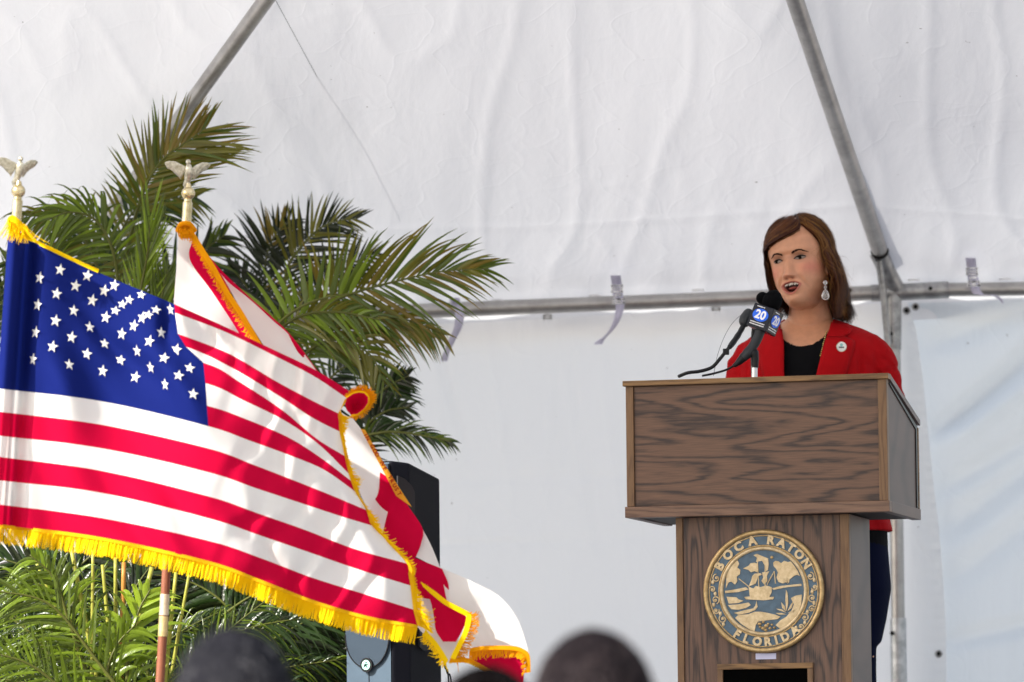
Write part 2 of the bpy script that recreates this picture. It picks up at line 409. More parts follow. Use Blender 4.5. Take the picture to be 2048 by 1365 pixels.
# walls of the tent
def wall(px0, px1, topf, name, label, fn, left_edge=None, right_edge=None, depth=WY+.0):
    o = None; rows = []; nx = max(20, int((px1 - px0) / 9)); 
    zt = [topf(px0 + (px1-px0)*i/nx) for i in range(nx+1)]
    X0, X1 = P(px0, 900, depth).x, P(px1, 900, depth).x
    nzr = 130
    for j in range(nzr + 1):
        t = j / nzr; t = t if t < .9 else .9 + (t - .9) * 9.0   # coarse below the frame
        row = []
        for i in range(nx + 1):
            px = px0 + (px1-px0)*i/nx; py = topf(px) + (1390 - topf(px)) * t / .9 if t <= .9 else 1390 + (t-.9) * 0
            if t > .9: z = P(px, 1390, depth).z * (1 - (t - .9) / .9) + .0
            e = 0.0
            if left_edge: e = max(e, 0)
            pxx = px
            if left_edge: pxx = left_edge(py) + (px - px0) / (px1 - px0) * (px1 - left_edge(py))
            if right_edge: pxx = px0 + (px - px0) / (px1 - px0) * (right_edge(py) - px0)
            q = P(pxx, py, depth + fn(pxx, py))
            if t > .9: q.z = P(pxx, 1390, depth).z * (1 - (t - .9) / .9)
            row.append(q)
        rows.append(row)
    b = MB().grid(rows)
    return b
def topl(px): return 650 - (px - 880) * .052 if px < 1500 else 617.8 - (px - 1500) * .03
def edge(py):      # hem line of the overlap
    pts = [(600, 1813), (660, 1832), (760, 1846), (860, 1856), (960, 1866), (1060, 1878), (1160, 1886), (1260, 1892), (1400, 1893)]
    for (a, xa), (b, xb) in zip(pts, pts[1:]):
        if py <= b: return xa + (xb - xa) * max(0, (py - a)) / (b - a)
    return pts[-1][1]
def fnl(px, py):
    X = px / 700; s = py / 700
    d = wrk(X*1.0, s*1.6, 11.3, .015) + .006 * nz(X*1.3, s*1.3, 5)
    # pleats hanging from the clips
    for cx in (1095, 1432, 760):
        d -= .007 * math.exp(-((px - cx - (py-640)*.12) / 18)**2) * math.exp(-(py-640)/260)
    # long diagonal creases of the folded vinyl
    for (x0, y0, x1, y1, a) in ((880, 700, 935, 900, .007), (1130, 660, 1200, 1100, .004), (800, 1090, 1300, 1075, .003), (900, 960, 1260, 955, .003)):
        L_ = math.hypot(x1-x0, y1-y0); ux, uy = (x1-x0)/L_, (y1-y0)/L_; q = (px-x0)*ux + (py-y0)*uy; r = abs((px-x0)*uy - (py-y0)*ux)
        if -30 < q < L_ + 30: d -= a * math.exp(-(r/7)**2) * sm(-30, 20, q) * (1 - sm(L_-20, L_+30, q))
    d += .0022 * math.exp(-((py - 958 - (px-1100)*.01)/3)**2) + .0022 * math.exp(-((py - 1078 + (px-1100)*.01)/3)**2) + .002 * math.exp(-((px - 1006) / 3)**2)
    e = edge(py) - px
    if e < 60: d += .0035 * math.sin(py * .28 + nz(py/40, 0, 2)*3) * math.exp(-e/12) - .022 * math.exp(-(e/22)**2) * sm(620, 760, py) - .003 * math.exp(-((e-24)/2.5)**2)
    return d
lw = thing('tent_wall', 'wide white vinyl sidewall hanging behind the palms and lectern', 'tent wall', P(1100, 1300, WY))
wall(-130, 1888, topl, 'a', '', fnl, right_edge=edge).build('vinyl_panel', vin2, lw, smooth=True)
def topr(px): return 608 - (px - 1830) * .035
def fnr(px, py):
    d = .035 + wrk(px/700, py/700*1.4, 21.7, .008)
    # tension folds fanning down-left to up-right
    for (x0, y0, x1, y1, a, w_) in ((1835, 700, 2080, 600, .014, 26), (1862, 880, 2090, 690, .026, 20), (1868, 905, 2090, 745, -.020, 24), (1872, 990, 2100, 850, .018, 22), (1880, 1075, 2100, 900, .020, 30), (1885, 1180, 2100, 1010, .012, 26), (1870, 1290, 2100, 1240, .010, 18)):
        L_ = math.hypot(x1-x0, y1-y0); ux, uy = (x1-x0)/L_, (y1-y0)/L_; q = (px-x0)*ux + (py-y0)*uy; r = (px-x0)*uy - (py-y0)*ux
        d -= 1.9 * a * math.exp(-(r/w_)**2) * sm(-20, 90, q)
    return d
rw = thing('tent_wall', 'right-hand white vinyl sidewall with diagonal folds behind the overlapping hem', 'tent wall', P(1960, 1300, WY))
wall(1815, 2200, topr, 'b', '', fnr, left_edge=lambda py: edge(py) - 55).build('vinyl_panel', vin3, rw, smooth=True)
grom = metal_mat('grommet_steel', (.12, .12, .12), (.55, .55, .55), .3, .9)
def torus(mb, c, R0, r, u, v, n=20, m=8, mi=0):
    rows = []
    w_ = u.cross(v)
    for i in range(n):
        a = 2*math.pi*i/n; ce = c + (u*math.cos(a) + v*math.sin(a))*R0; ra_ = (u*math.cos(a) + v*math.sin(a))
        rows.append([ce + (ra_*math.cos(2*math.pi*j/m) + w_*math.sin(2*math.pi*j/m))*r for j in range(m)])
    rows.append(rows[0]); mb.grid(rows, mi, close=True)
UX, UZ = Vector((1, 0, 0)), Vector((0, 0, 1))
for (x, y, par) in ((1813, 622, lw), (1877, 1308, lw), (1831, 614, rw)):
    b = MB(); Yg = WY - .022 if par is lw else WY + .0
    torus(b, P(x, y, Yg), .0085, .0028, UX, UZ); o = b.build('grommet', grom, par, smooth=True)
    MB().tube([P(x, y, Yg+.001), P(x, y, Yg-.001)], .006, 14).build('grommet_hole', hole, o)
clipm = mat('white_plastic', (.75, .77, .77), .4)
for (x, y) in ((1095, 633), (1432, 616)):
    b = MB(); c = P(x, y, WY - .03); s = 1/700
    for (dx, dy, w_, h_) in ((0, -8, 8, 6), (0, -2, 14, 4), (0, 4, 18, 5), (-7, 1, 4, 10), (7, 1, 4, 10)): b.box(c + Vector((dx*s, 0, -dy*s)), (w_*s, .006, h_*s))
    b.build('wall_clip', clipm, lw, bevel=.0004)
# ------------------------------------------------------------------ lectern
TH = R(-14.5)
LW, LD = .668, .42
lc = P(1514, 1030, 13.99)                      # middle of the lower front edge of the box
lect = thing('lectern', 'dark stained oak lectern with a round bronze city seal', 'lectern', (lc.x, lc.y, STAGE_Z), Matrix.Rotation(TH, 3, 'Z'), local=True)
lect.matrix_basis = Matrix.Translation((lc.x, lc.y, STAGE_Z)) @ Matrix.Rotation(TH, 4, 'Z')
HB = lc.z - STAGE_Z                            # height of the box's underside
HT = HB + .345
oak = wood('oak_front', (.150, .082, .052), (.040, .026, .022), 'x', 1.3, .80)
oakz = wood('oak_upright', (.145, .082, .055), (.038, .026, .023), 'z', 1.3, .80)
oakt = wood('oak_trim', (.19, .105, .05), (.08, .042, .022), 'z', 1.6, .5)
oakh = wood('oak_rail', (.25, .140, .055), (.08, .042, .020), 'x', 1.6, .6)
oaks = wood('oak_side', (.115, .070, .058), (.060, .038, .034), 'z', 1.2, .6)
hw = LW / 2
def lp(name, a, b, m, bevel=.0015, parent=lect): return MB().box2(a, b).build(name, m, parent, bevel=bevel)
lp('front_panel', (-hw+.020, .006, HB+.028), (hw-.022, .024, HT-.014), oak)
lp('stile', (-hw, .0, HB+.028), (-hw+.0195, .026, HT-.014), oakt)
lp('stile', (hw-.0225, .0, HB+.028), (hw, .026, HT-.014), oakt)
lp('bottom_rail', (-hw-.004, -.006, HB), (hw+.004, .028, HB+.0275), wood('oak_moulding', (.20, .115, .075), (.07, .04, .03), 'x', 1.5, .6))
lp('top_rail', (-hw-.006, -.008, HT-.0135), (hw+.006, .03, HT), oakh)
# side panels: high in front, low at the speaker's side
zb = HT - .088
for sx in (-1, 1):
    x0, x1 = (hw-.012, hw-.002) if sx > 0 else (-hw+.002, -hw+.012)
    poly = [(.0265, HB+.028), (LD, HB+.028), (LD, zb-.016), (.0305, HT-.016), (.0265, HT-.016)]
    M = Matrix(((0, 1, 0, x0), (1, 0, 0, 0), (0, 0, 1, 0), (0, 0, 0, 1)))
    MB().prism(poly, x1-x0, M).build('side_panel', oaks, lect)
    lp('side_rail', (hw-.02 if sx > 0 else -hw-.004, .0285, HB), (hw+.004 if sx > 0 else -hw+.02, LD+.006, HB+.0275), wood('oak_side_rail', (.135, .082, .065), (.07, .045, .038), 'z', 1.5, .4))
    # black border under the sloped cap, then the rear edge
    xa, xb = (hw-.0015, hw+.001) if sx > 0 else (-hw-.001, -hw+.0015)
    M = Matrix(((0, 1, 0, xa), (1, 0, 0, 0), (0, 0, 1, 0), (0, 0, 0, 1)))
    MB().prism([(.04, HT-.0195), (.04, HT-.024), (LD-.028, zb-.026), (LD-.028, HB+.03), (LD-.012, HB+.03), (LD-.012, zb-.0175)], xb-xa, M).build('edge_border', mat('black_edge', (.012, .012, .014), .35), lect)
lp('rear_edge', (hw-.016, LD+.0005, HB+.028), (hw+.001, LD+.012, zb-.02), oakh)
lp('rear_edge', (-hw-.001, LD+.0005, HB+.028), (-hw+.016, LD+.012, zb-.02), oakh)
lp('base_board', (-hw+.001, .0285, HB+.003), (hw-.021, LD, HB+.024), mat('dark_oak_under', (.035, .026, .022), .6))
M = Matrix(((0, 1, 0, -hw-.005), (1, 0, 0, 0), (0, 0, 1, 0), (0, 0, 0, 1)))
MB().prism([(.031, HT-.0145), (.031, HT-.0005), (LD+.012, zb+.0), (LD+.012, zb-.0145)], LW+.010, M).build('sloped_top', wood('oak_top', (.17, .13, .125), (.10, .075, .072), 'x', 1.2, .4), lect, bevel=.001)
# pedestal
pw = .222; pd0, pd1 = .040, .31
px_off = .004
lp('pedestal_front', (px_off-pw+.018, pd0+.004, .05), (px_off+pw-.024, pd0+.020, HB-.001), oakz)
for (a, b) in ((-pw, -pw+.0175), (pw-.0235, pw)): lp('pedestal_stile', (px_off+a, pd0, .05), (px_off+b, pd0+.022, HB-.001), oakt)
for s in (-1, 1): lp('pedestal_side', (px_off+(pw-.016 if s > 0 else -pw), pd0+.0225, .05), (px_off+(pw if s > 0 else -pw+.016), pd1, HB-.001), oaks)
lp('plinth', (px_off-pw-.03, pd0-.03, 0), (px_off+pw+.03, pd1+.05, .0495), oakh)
# framed opening, its inner shade put in as a black slab
L2W = lect.matrix_basis.inverted()
def on_front(px, py, y=pd0+.004):
    """lectern-local point on the pedestal front seen at a pixel"""
    d = MC @ Vector(((px - 1024) / F, (682.5 - py) / F, -1)); o = L2W @ CAM; dd = L2W.to_3x3() @ d
    return o + dd * ((y - o.y) / dd.y)
tl, tr_, br_ = on_front(1436, 1329), on_front(1627, 1329), on_front(1627, 1560)
xa, xb, zt_ = tl.x, tr_.x, tl.z
for (a, b, n_) in (((xa, pd0-.006, zt_-.014), (xb, pd0+.0035, zt_), 'x'), ((xa, pd0-.006, zt_-.34), (xa+.014, pd0+.0035, zt_-.0145), 'z'), ((xb-.014, pd0-.006, zt_-.34), (xb, pd0+.0035, zt_-.0145), 'z')):
    lp('opening_frame', a, b, oakt if n_ == 'z' else oakh)
lp('opening_shade', (xa+.0145, pd0-.0005, zt_-.34), (xb-.0145, pd0+.0035, zt_-.0145), mat('shade_black', (.002, .002, .002), .95, spec=0), 0)
c = on_front(1532, 1313)
lp('paper_tag', (c.x-.026, pd0+.002, c.z-.0075), (c.x+.026, pd0+.0036, c.z+.0075), mat('lilac_paper', (.55, .55, .72), .6), 0)

# --- round seal
gold = metal_mat('aged_brass', (.34, .22, .09), (.52, .37, .18), .38, .55, 90)
gold_hi = metal_mat('brass_relief', (.44, .32, .17), (.62, .49, .30), .42, .35, 70)
blue = mat('slate_blue_enamel', (.055, .100, .145), .5, var=.25, vscale=60, spec=.5)
sc = on_front(1529, 1183); SR = .1545
SM = Matrix.Translation((sc.x, pd0-.004, sc.z))
sb = MB().tube([(sc.x, pd0+.0038, sc.z), (sc.x, pd0-.006, sc.z)], SR-.004, 72)
seal = sb.build('city_seal', blue, lect, smooth='auto')
seal['_local'] = 1
def ringmesh(r, t, y0=pd0-.006, mi=0):
    b = MB(); torus(b, Vector((sc.x, y0, sc.z)), r, t, UX, UZ, 96, 10, mi); return b
ringmesh(SR-.006, .0065).build('outer_ring', gold, seal, smooth=True)
ringmesh(SR-.0155, .0018).build('inner_bead', gold, seal, smooth=True)
ringmesh(SR-.047, .0050).build('scene_ring', gold_hi, seal, smooth=True)
ringmesh(SR-.0405, .0022).build('scene_ring', gold, seal, smooth=True)
def text_mesh(s, size, M, ext=.002, bev=.0006, off=.0):
    cu = bpy.data.curves.new('t', 'FONT'); cu.body = s; cu.size = size; cu.extrude = ext; cu.bevel_depth = bev; cu.align_x = 'CENTER'; cu.align_y = 'CENTER'; cu.resolution_u = 3; cu.offset = off
    o = bpy.data.objects.new('t', cu); COL.objects.link(o)
    dg = bpy.context.evaluated_depsgraph_get(); me = bpy.data.meshes.new_from_object(o.evaluated_get(dg))
    vs = [M @ v.co for v in me.vertices]; fs = [tuple(p.vertices) for p in me.polygons]
    bpy.data.objects.remove(o); bpy.data.curves.remove(cu); bpy.data.meshes.remove(me); return vs, fs
yt = pd0 - .0068
def seal_pt(a, r, y=yt): return Vector((sc.x + r*math.sin(a), y, sc.z + r*math.cos(a)))
FACE = Matrix.Rotation(R(90), 4, 'X')
def letter(s_, size, M, off): MB().add(*text_mesh(s_, size, M, off=off)).build('letter', gold_hi, seal)
rt = SR - .0265
for (s, a) in zip("BOCA", (-60, -44, -29, -12)):
    a = R(a); M = Matrix.Translation(seal_pt(a, rt)) @ Matrix.Rotation(a, 4, 'Y') @ FACE; letter(s, .031, M, .0011)
for (s, a) in zip("RATON", (9, 22, 34, 46, 59)):
    a = R(a); M = Matrix.Translation(seal_pt(a, rt)) @ Matrix.Rotation(a, 4, 'Y') @ FACE; letter(s, .030, M, .0011)
for (s, a) in zip("FLORIDA", (213, 201, 188, 176, 166, 155, 142)):
    a = R(a); M = Matrix.Translation(seal_pt(a, rt)) @ Matrix.Rotation(a + math.pi, 4, 'Y') @ FACE; letter(s, .029, M, .0011)
# scrollwork between the two words
def spiral(c, r0, turns, a0, hand, n=26):
    return [Vector((c[0] + r0*(1-.82*i/n)*math.cos(a0 + hand*turns*2*math.pi*i/n), yt, c[1] + r0*(1-.82*i/n)*math.sin(a0 + hand*turns*2*math.pi*i/n))) for i in range(n+1)]
for sd in (-1, 1):
    for k, a in enumerate((74, 87, 99, 111, 123, 134)):
        if sd < 0 and k == 5: continue
        B = MB()
        p = seal_pt(R(a) * sd, rt + (.003 if k % 2 else -.003))
        B.tube(spiral((p.x, p.z), .0105 if k % 2 == 0 else .0085, 1.3, R(90 + 100*k), sd * (1 if k % 2 else -1)), .0019, 6)
        q = seal_pt(R(a + 5) * sd, rt - (.004 if k % 2 else -.004))
        B.ball(q, (.0045, .002, .006), 8, 6); B.ball(p, (.004, .002, .003), 8, 6)
        B.build('scroll', gold_hi, seal, smooth=True)
# the relief picture: galleon, clouds, islands, agave, palmetto, shell
def Z(zx, zy):   # from the enlarged photograph to lectern coordinates
    return on_front(1340 + zx/4.074, 1030 + zy/4.074, yt)
def relief(polys, name, th=.0035, m=None):
    for pl in polys:
        pts = [Z(*q) for q in pl]; MB().prism([(p.x, p.z) for p in pts], th, Matrix.Translation((0, yt-.001, 0))).build(name, m or gold_hi, seal, bevel=.0007)
relief([[(455,600),(460,490),(480,430),(520,385),(550,370),(565,400),(550,430),(575,450),(570,485),(545,505),(550,540),(530,570),(500,545),(480,550)],
        [(840,390),(860,375),(885,380),(905,395),(930,375),(960,385),(985,380),(1010,410),(1040,455),(1060,500),(1035,490),(1010,500),(985,520),(960,545),(920,560),(885,550),(868,510),(880,470),(865,440),(845,420)]], 'cloud_relief')
relief([[(448,620),(520,610),(620,590),(640,610),(560,630),(450,640)], [(830,600),(900,580),(1070,562),(1075,580),(960,590),(845,612)], [(460,668),(540,672),(560,690),(600,700),(560,720),(480,725)],
        [(470,735),(560,730),(640,715),(660,735),(620,760),(560,775),(500,770)], [(520,800),(600,780),(690,760),(700,775),(640,800),(560,815)]], 'island_relief')
relief([[(640,590),(680,600),(700,580),(740,590),(780,575),(830,590),(830,630),(810,670),(850,668),(840,690),(760,698),(620,690),(605,670),(650,665)],
        [(600,440),(640,420),(655,395),(690,390),(715,400),(720,440),(710,470),(690,460),(660,470),(640,450)],
        [(670,500),(690,480),(740,475),(750,490),(720,500),(700,560),(680,570),(640,585),(660,540)],
        [(680,330),(710,318),(735,330),(760,340),(800,355),(805,400),(800,450),(780,460),(775,420),(750,375),(700,385),(710,350)],
        [(750,470),(780,465),(810,460),(790,500),(795,540),(770,570),(745,540),(760,510)]], 'ship_relief')
b = MB()
for (a, e) in (((710,320),(725,600)), ((775,370),(775,600)), ((850,460),(790,570)), ((600,440),(660,410)), ((660,600),(560,520)), ((850,460),(860,560))): b.tube([Z(*a), Z(*e)], .0014, 6)
b.build('rigging', gold_hi, seal)
fan = [[(945,790),(915,760),(905,710),(935,745)], [(948,790),(940,700),(945,610),(960,640),(965,720)], [(955,790),(985,730),(1010,700),(990,760)], [(950,800),(880,775),(865,765),(910,770)], [(960,800),(1020,770),(1050,745),(1010,800)], [(950,812),(890,815),(860,800),(910,800)],
       [(930,560),(920,500),(945,540)], [(945,560),(955,480),(962,540)], [(955,565),(980,490),(972,550)]]
relief(fan, 'agave_relief', .005)
relief([[(985,680),(1020,660),(1075,650),(1070,730),(1050,790),(1010,850),(960,900),(900,930),(860,900),(900,860),(950,830),(990,780),(1010,730)],
        [(560,815),(640,810),(690,790),(740,790),(800,800),(860,815),(900,830),(880,850),(800,860),(720,870),(700,900),(690,950),(640,930),(580,890),(530,840)],
        [(700,770),(715,750),(705,700),(695,740),(680,760)]], 'shore_relief', .003)
b = MB()
for (x, y, r) in ((730,890,.0055), (760,875,.004), (785,905,.006), (815,925,.0045), (760,925,.006), (735,915,.004), (800,890,.0038), (830,895,.0036), (780,940,.005), (850,920,.004)): b.ball(Z(x, y), (r, .0035, r*.8), 10, 6)
b.ball(Z(830, 348), (.0042, .002, .0042), 12, 6)
b.build('shell_relief', gold, seal, smooth=True)

# ------------------------------------------------------------------ microphones
blk = mat('black_plastic', (.005, .005, .007), .4, spec=.3)
foam = mat('black_foam', (.003, .003, .004), .95, spec=.08, bump=1.0, bscale=600)
grey = mat('grey_barrel', (.022, .025, .03), .42, spec=.3)
MY = 14.12
nm = thing('news_microphone', 'news microphone with blue and black number 20 cube beside the speaker\'s chin', 'microphone', P(1500, 745, MY))
# square mic flag, turned
cc = P(1530, 640, MY)
vy = (P(1512, 690, MY) - P(1548, 600, MY)).normalized()      # axis of the microphone, down-left
axm = -vy
rx = Vector((math.cos(R(28)), -math.sin(R(28)), 0)); rx = (rx - axm * rx.dot(axm)).normalized(); ry = axm.cross(rx)
MF = Matrix((rx, ry, axm)).transposed()
cub = MB().box(cc, (.060, .058, .062), MF).build('mic_flag', mat('black_gloss', (.004, .005, .012), .25, spec=.3), nm, bevel=.003)
# front decal: oval, 20, small lines
def decal(face_dir, side_dir, k=1):
    fr = face_dir; ct = cc + fr * (.0305 if k else .0303)
    Mx = Matrix((side_dir, axm, fr)).transposed().to_4x4(); Mx.translation = ct
    return Mx
frontd = ry * (-1 if ry.y > 0 else 1); sided = axm.cross(frontd)
for (fd, sdv) in ((frontd, sided), (rx, axm.cross(rx))):
    h = .0290 if fd is frontd else .0300
    Mx = Matrix((sdv, axm, fd)).transposed().to_4x4(); Mx.translation = cc + fd * (h + .0008)
    vs = [Mx @ Vector((.023*math.cos(2*math.pi*i/32), .004 + .0165*math.sin(2*math.pi*i/32), 0)) for i in range(32)]
    vs2 = [v + fd * .0006 for v in vs]
    MB().add(vs + vs2, [tuple(range(32, 64))] + [(i, (i+1) % 32, (i+1) % 32 + 32, i + 32) for i in range(32)]).build('oval_badge', mat('signal_blue', (.02, .13, .75), .25), cub)
    M2 = Mx.copy(); M2.translation = Mx @ Vector((0, .004, .0009))
    MB().add(*text_mesh('20', .031, M2, .0003, .0001, .0009)).build('number', mat('white_print', (.85, .85, .88), .4), cub)
    for (s_, yy, sz) in (('SOUTH', .0245, .0062), ('BROADCAST', -.0165, .0062), ('MEDIA NEWS', -.0225, .0062)):
        pass
    b = MB()
    for (yy, n_, sz, s0) in ((.0248, 8, .0024, -.017), (-.0165, 15, .0026, -.021), (-.0222, 15, .0026, -.021)):
        rr = random.Random(3)
        for i in range(n_):
            w_ = .0018; M3 = Mx.to_3x3(); p = Mx @ Vector((s0 + i * .0029, yy, .0002)); b.box(p, (w_, sz * rr.uniform(.8, 1.3), .0004), M3)
    b.build('small_print', mat('white_print', (.85, .85, .88), .4), cub)
top = cc + axm * .0315
b = MB().ball(top + axm * .018, (.025, .025, .031), 24, 14, M=MF); b.build('windscreen', foam, nm, smooth=True)
low = cc - axm * .031
hp = [low, P(1506, 682, MY), P(1487, 712, MY), P(1474, 735, MY)]
b = MB().tube(cr([low + axm*.002, P(1512, 683, MY), P(1498, 704, MY), P(1486, 716, MY)], 10), [.0125]*6 + [.0135]*2 + [.0118]*2, 18); b.build('handle', grey, nm, smooth='auto')
MB().tube(cr([P(1487, 715, MY), P(1476, 726, MY), P(1467, 733, MY)], 6), [.0115, .010, .009, .007, .006, .005], 14).build('plug', blk, nm, smooth='auto')
MB().tube(cr([P(1468, 732, MY), P(1450, 741, MY), P(1425, 748, MY), P(1405, 752, MY+.02)], 14), .0028, 8).build('cable', blk, nm, smooth=True)
MB().tube(cr([P(1503, 700, MY+.01), P(1508, 708, MY), P(1510, 716, MY), P(1510, 736, MY)], 8), [.011, .012, .013, .0115, .010, .010, .009, .009], 14).build('clip', blk, nm, smooth='auto')
MB().tube([P(1509, 732, MY), P(1509, 775, MY)], .0078, 16).build('stand_stub', mat('silver_stub', (.7, .7, .72), .25, .6), nm, smooth='auto')
gm = thing('gooseneck_microphone', 'thin black gooseneck microphone curving up from the lectern\'s left end', 'microphone', P(1370, 752, MY))
MB().tube(cr([P(1358, 753, MY+.03), P(1376, 746, MY), P(1400, 743, MY), P(1424, 735, MY), P(1440, 718, MY), P(1452, 703, MY), P(1463, 690, MY)], 24), [.0045]*24, 12).build('gooseneck', blk, gm, smooth=True)
MB().tube(cr([P(1459, 695, MY), P(1468, 683, MY+.02), P(1478, 668, MY+.04), P(1487, 652, MY+.05)], 8), [.0062, .0075, .0078, .0072, .0078, .0065, .007, .0065], 14).build('mic_body', blk, gm, smooth='auto')
MB().tube(cr([P(1486, 652, MY+.05), P(1492, 638, MY+.06), P(1500, 622, MY+.07)], 8), [.0075, .013, .0155, .0165, .0165, .015, .014, .010], 16).build('mic_head', grey, gm, smooth=True)
MB().box(P(1452, 704, MY), (.016, .016, .011), MC).build('joint', blk, gm, bevel=.002)
sm_m = thing('lapel_microphone', 'small black foam ball microphone behind the news microphone', 'microphone', P(1510, 745, MY+.1))
b = MB().ball(P(1525, 597, MY+.09), (.0165, .0165, .0165), 18, 12); b.build('foam_ball', foam, sm_m, smooth=True)
MB().tube(cr([P(1523, 606, MY+.09), P(1510, 640, MY+.1), P(1505, 690, MY+.11), P(1506, 752, MY+.12)], 14), .005, 10).build('stem', blk, sm_m, smooth=True)
wire = MB().tube(cr([P(1427, 752, MY+.1), P(1434, 715, MY+.1), P(1446, 680, MY+.1), P(1461, 652, MY+.1), P(1480, 632, MY+.1), P(1492, 628, MY+.1)], 30), .0009, 6).build('thin_wire', mat('wire_grey', (.3, .3, .32), .4), None, smooth=True)
tag(wire, 'thin grey wire looping from the lectern top to the microphones', 'wire')
# ------------------------------------------------------------------ flags
def cloth(name, col, tr=.35, sheen=.3):
    return mat(name, col, .8, trans=tr, spec=.06, bump=.12, bscale=900, var=.04, vscale=4)
FR = cloth('flag_red', (.56, .002, .040), .34); FW = cloth('flag_white', (.82, .80, .78), .35); FB = cloth('flag_blue', (.006, .014, .135), .22)
GOLD_F = cloth('gold_fringe', (.92, .64, .006), .35); GOLD_D = cloth('amber_fringe', (.80, .34, .004), .35)
UK = [0, .2, .4, .55, .7, .85, 1]
c0 = [(17 - 23*k/7 if k <= 7 else -6 - (k-7)*1.2, 460 + 45.3*k if k <= 7 else [0]*8 + [0]) for k in range(8)]
c0 = [(17 - 23*k/7, 460 + 45.3*k) for k in range(8)] + [(-8, 823), (-9, 871), (-10, 913), (-11, 960), (-12, 1008), (-13, 1049)]
fr = [0, .10, .255, .385, .52, .68, .845, 1]
c2 = [(185 + 18*f, 540 + 263*f) for f in fr] + [(203, 850), (203, 897), (202, 942), (201, 986), (200, 1036), (200, 1076)]
c4 = list(zip([349,350,356,372,407,411,414,417,419,420,420,421,421,421], [609,626,668,694,726,767,812,853,898,946,994,1038,1083,1125]))
c55 = [(450,654),(450,664),(458,708),(460,734),(480,765),(485,800),(490,838),(500,882),(512,932),(515,978),(518,1028),(522,1072),(525,1118),(528,1164)]
c7 = [(545,699),(545,710),(552,763),(556,791),(566,822),(570,842),(574,874),(582,912),(600,966),(606,1008),(612,1061),(618,1105),(622,1155),(626,1202)]
c85 = [(630,740),(628,753),(625,802),(625,836),(632,877),(636,888),(640,915),(648,940),(672,995),(682,1033),(708,1098),(722,1141),(730,1189),(735,1234)]
c1 = [(704,786),(694,797),(678,828),(680,864),(690,913),(698,948),(703,963),(710,983),(733,1021),(745,1052),(815,1128),(822,1172),(828,1220),(836,1252)]
COLS = [c0, c2, c4, c55, c7, c85, c1]
NU = 150
def urow(k):
    pts = [Vector((c[k][0], c[k][1], 0)) for c in COLS]; out = []
    for i in range(NU + 1):
        u = i / NU; a = 0
        while a < len(UK) - 2 and u > UK[a+1]: a += 1
        t = (u - UK[a]) / (UK[a+1] - UK[a])
        def tan(j):
            j0, j1 = max(0, j-1), min(len(UK)-1, j+1); return (pts[j1] - pts[j0]) / (UK[j1] - UK[j0])
        h = UK[a+1] - UK[a]; m0, m1 = tan(a) * h, tan(a+1) * h
        out.append(pts[a]*(2*t**3-3*t*t+1) + m0*(t**3-2*t*t+t) + pts[a+1]*(-2*t**3+3*t*t) + m1*(t**3-t*t))
    return out
BR = [urow(k) for k in range(14)]
FY = 13.1
def flag_depth(u, k, px, py):
    y = FY + .10 * u
    # sleeve on the pole, deep valley behind it
    x0 = px - (32 - (py - 460) * .068)
    y += -.034 * math.exp(-((x0 + 2) / 17)**2) + .05 * math.exp(-((x0 - 30) / 14)**2)
    # diagonal ripples falling from the pole head to the right
    s = (px - 60) * .80 - (py - 500) * .60; q = (px - 60) * .60 + (py - 500) * .80
    am = sm(40, 140, x0)
    y += am * .026 * math.sin(s / 42 + .006*q + 1.6 * nz(s/150, q/300, 1)) * math.exp(-max(0, q - 300) / 420)
    y += am * .0115 * math.sin(s / 15 + 2.5 * nz(s/90, q/200, 4)) * (.5 + nz(px/200, py/200, 8))
    # wide swells along the fly
    y += .055 * math.sin(px / 150 + py / 500 + .4) * sm(150, 400, px)
    # gather above the canton's upper right corner
    g = math.exp(-((px - 395)/75)**2 - ((py - 690)/70)**2); y += .035 * g
    y += .03 * math.exp(-((px - 335)/16)**2 - ((py - 640)/50)**2) * (1 if py > 560 else .3)
    # small crimps in the white stripe below the top edge
    if k < 5: y += .010 * math.sin(px / 9 + 2 * nz(px/40, py/60, 2)) * sm(360, 430, px) * (1 - sm(2, 5, k))
    # crimps near the fly hem and in the red stripes
    y += .006 * math.sin((px * .9 + py * .45) / 11 + 3 * nz(px/70, py/70, 3)) * sm(380, 560, px)
    # the fly end curls towards the viewer's right
    y += .06 * sm(.86, 1, u)**2
    return y
def fpt(u_i, kf):
    k = min(12, int(kf)); t = kf - k; a, b = BR[k][u_i], BR[k+1][u_i]
    # smooth across stripes inside the canton
    p = a.lerp(b, t)
    return (p.x, p.y, flag_depth(u_i / NU, kf, p.x, p.y))
def fP(u_i, kf): q = fpt(u_i, kf); return P(*q)
usp = thing('flag', 'large stars and stripes flag with gold fringe blowing across the left side', 'flag', fP(0, 0))
nC = int(.4 * NU)
SUBK = 6
canton = MB().grid([[fP(i, k / SUBK) for i in range(nC + 1)] for k in range(7 * SUBK + 1)]).build('canton', FB, usp, smooth=True)
for k in range(13):
    i0 = nC if k < 7 else 0
    MB().grid([[fP(i, k + j / SUBK) for i in range(i0, NU + 1)] for j in range(SUBK + 1)]).build('stripe', FR if k % 2 == 0 else FW, usp, smooth=True)
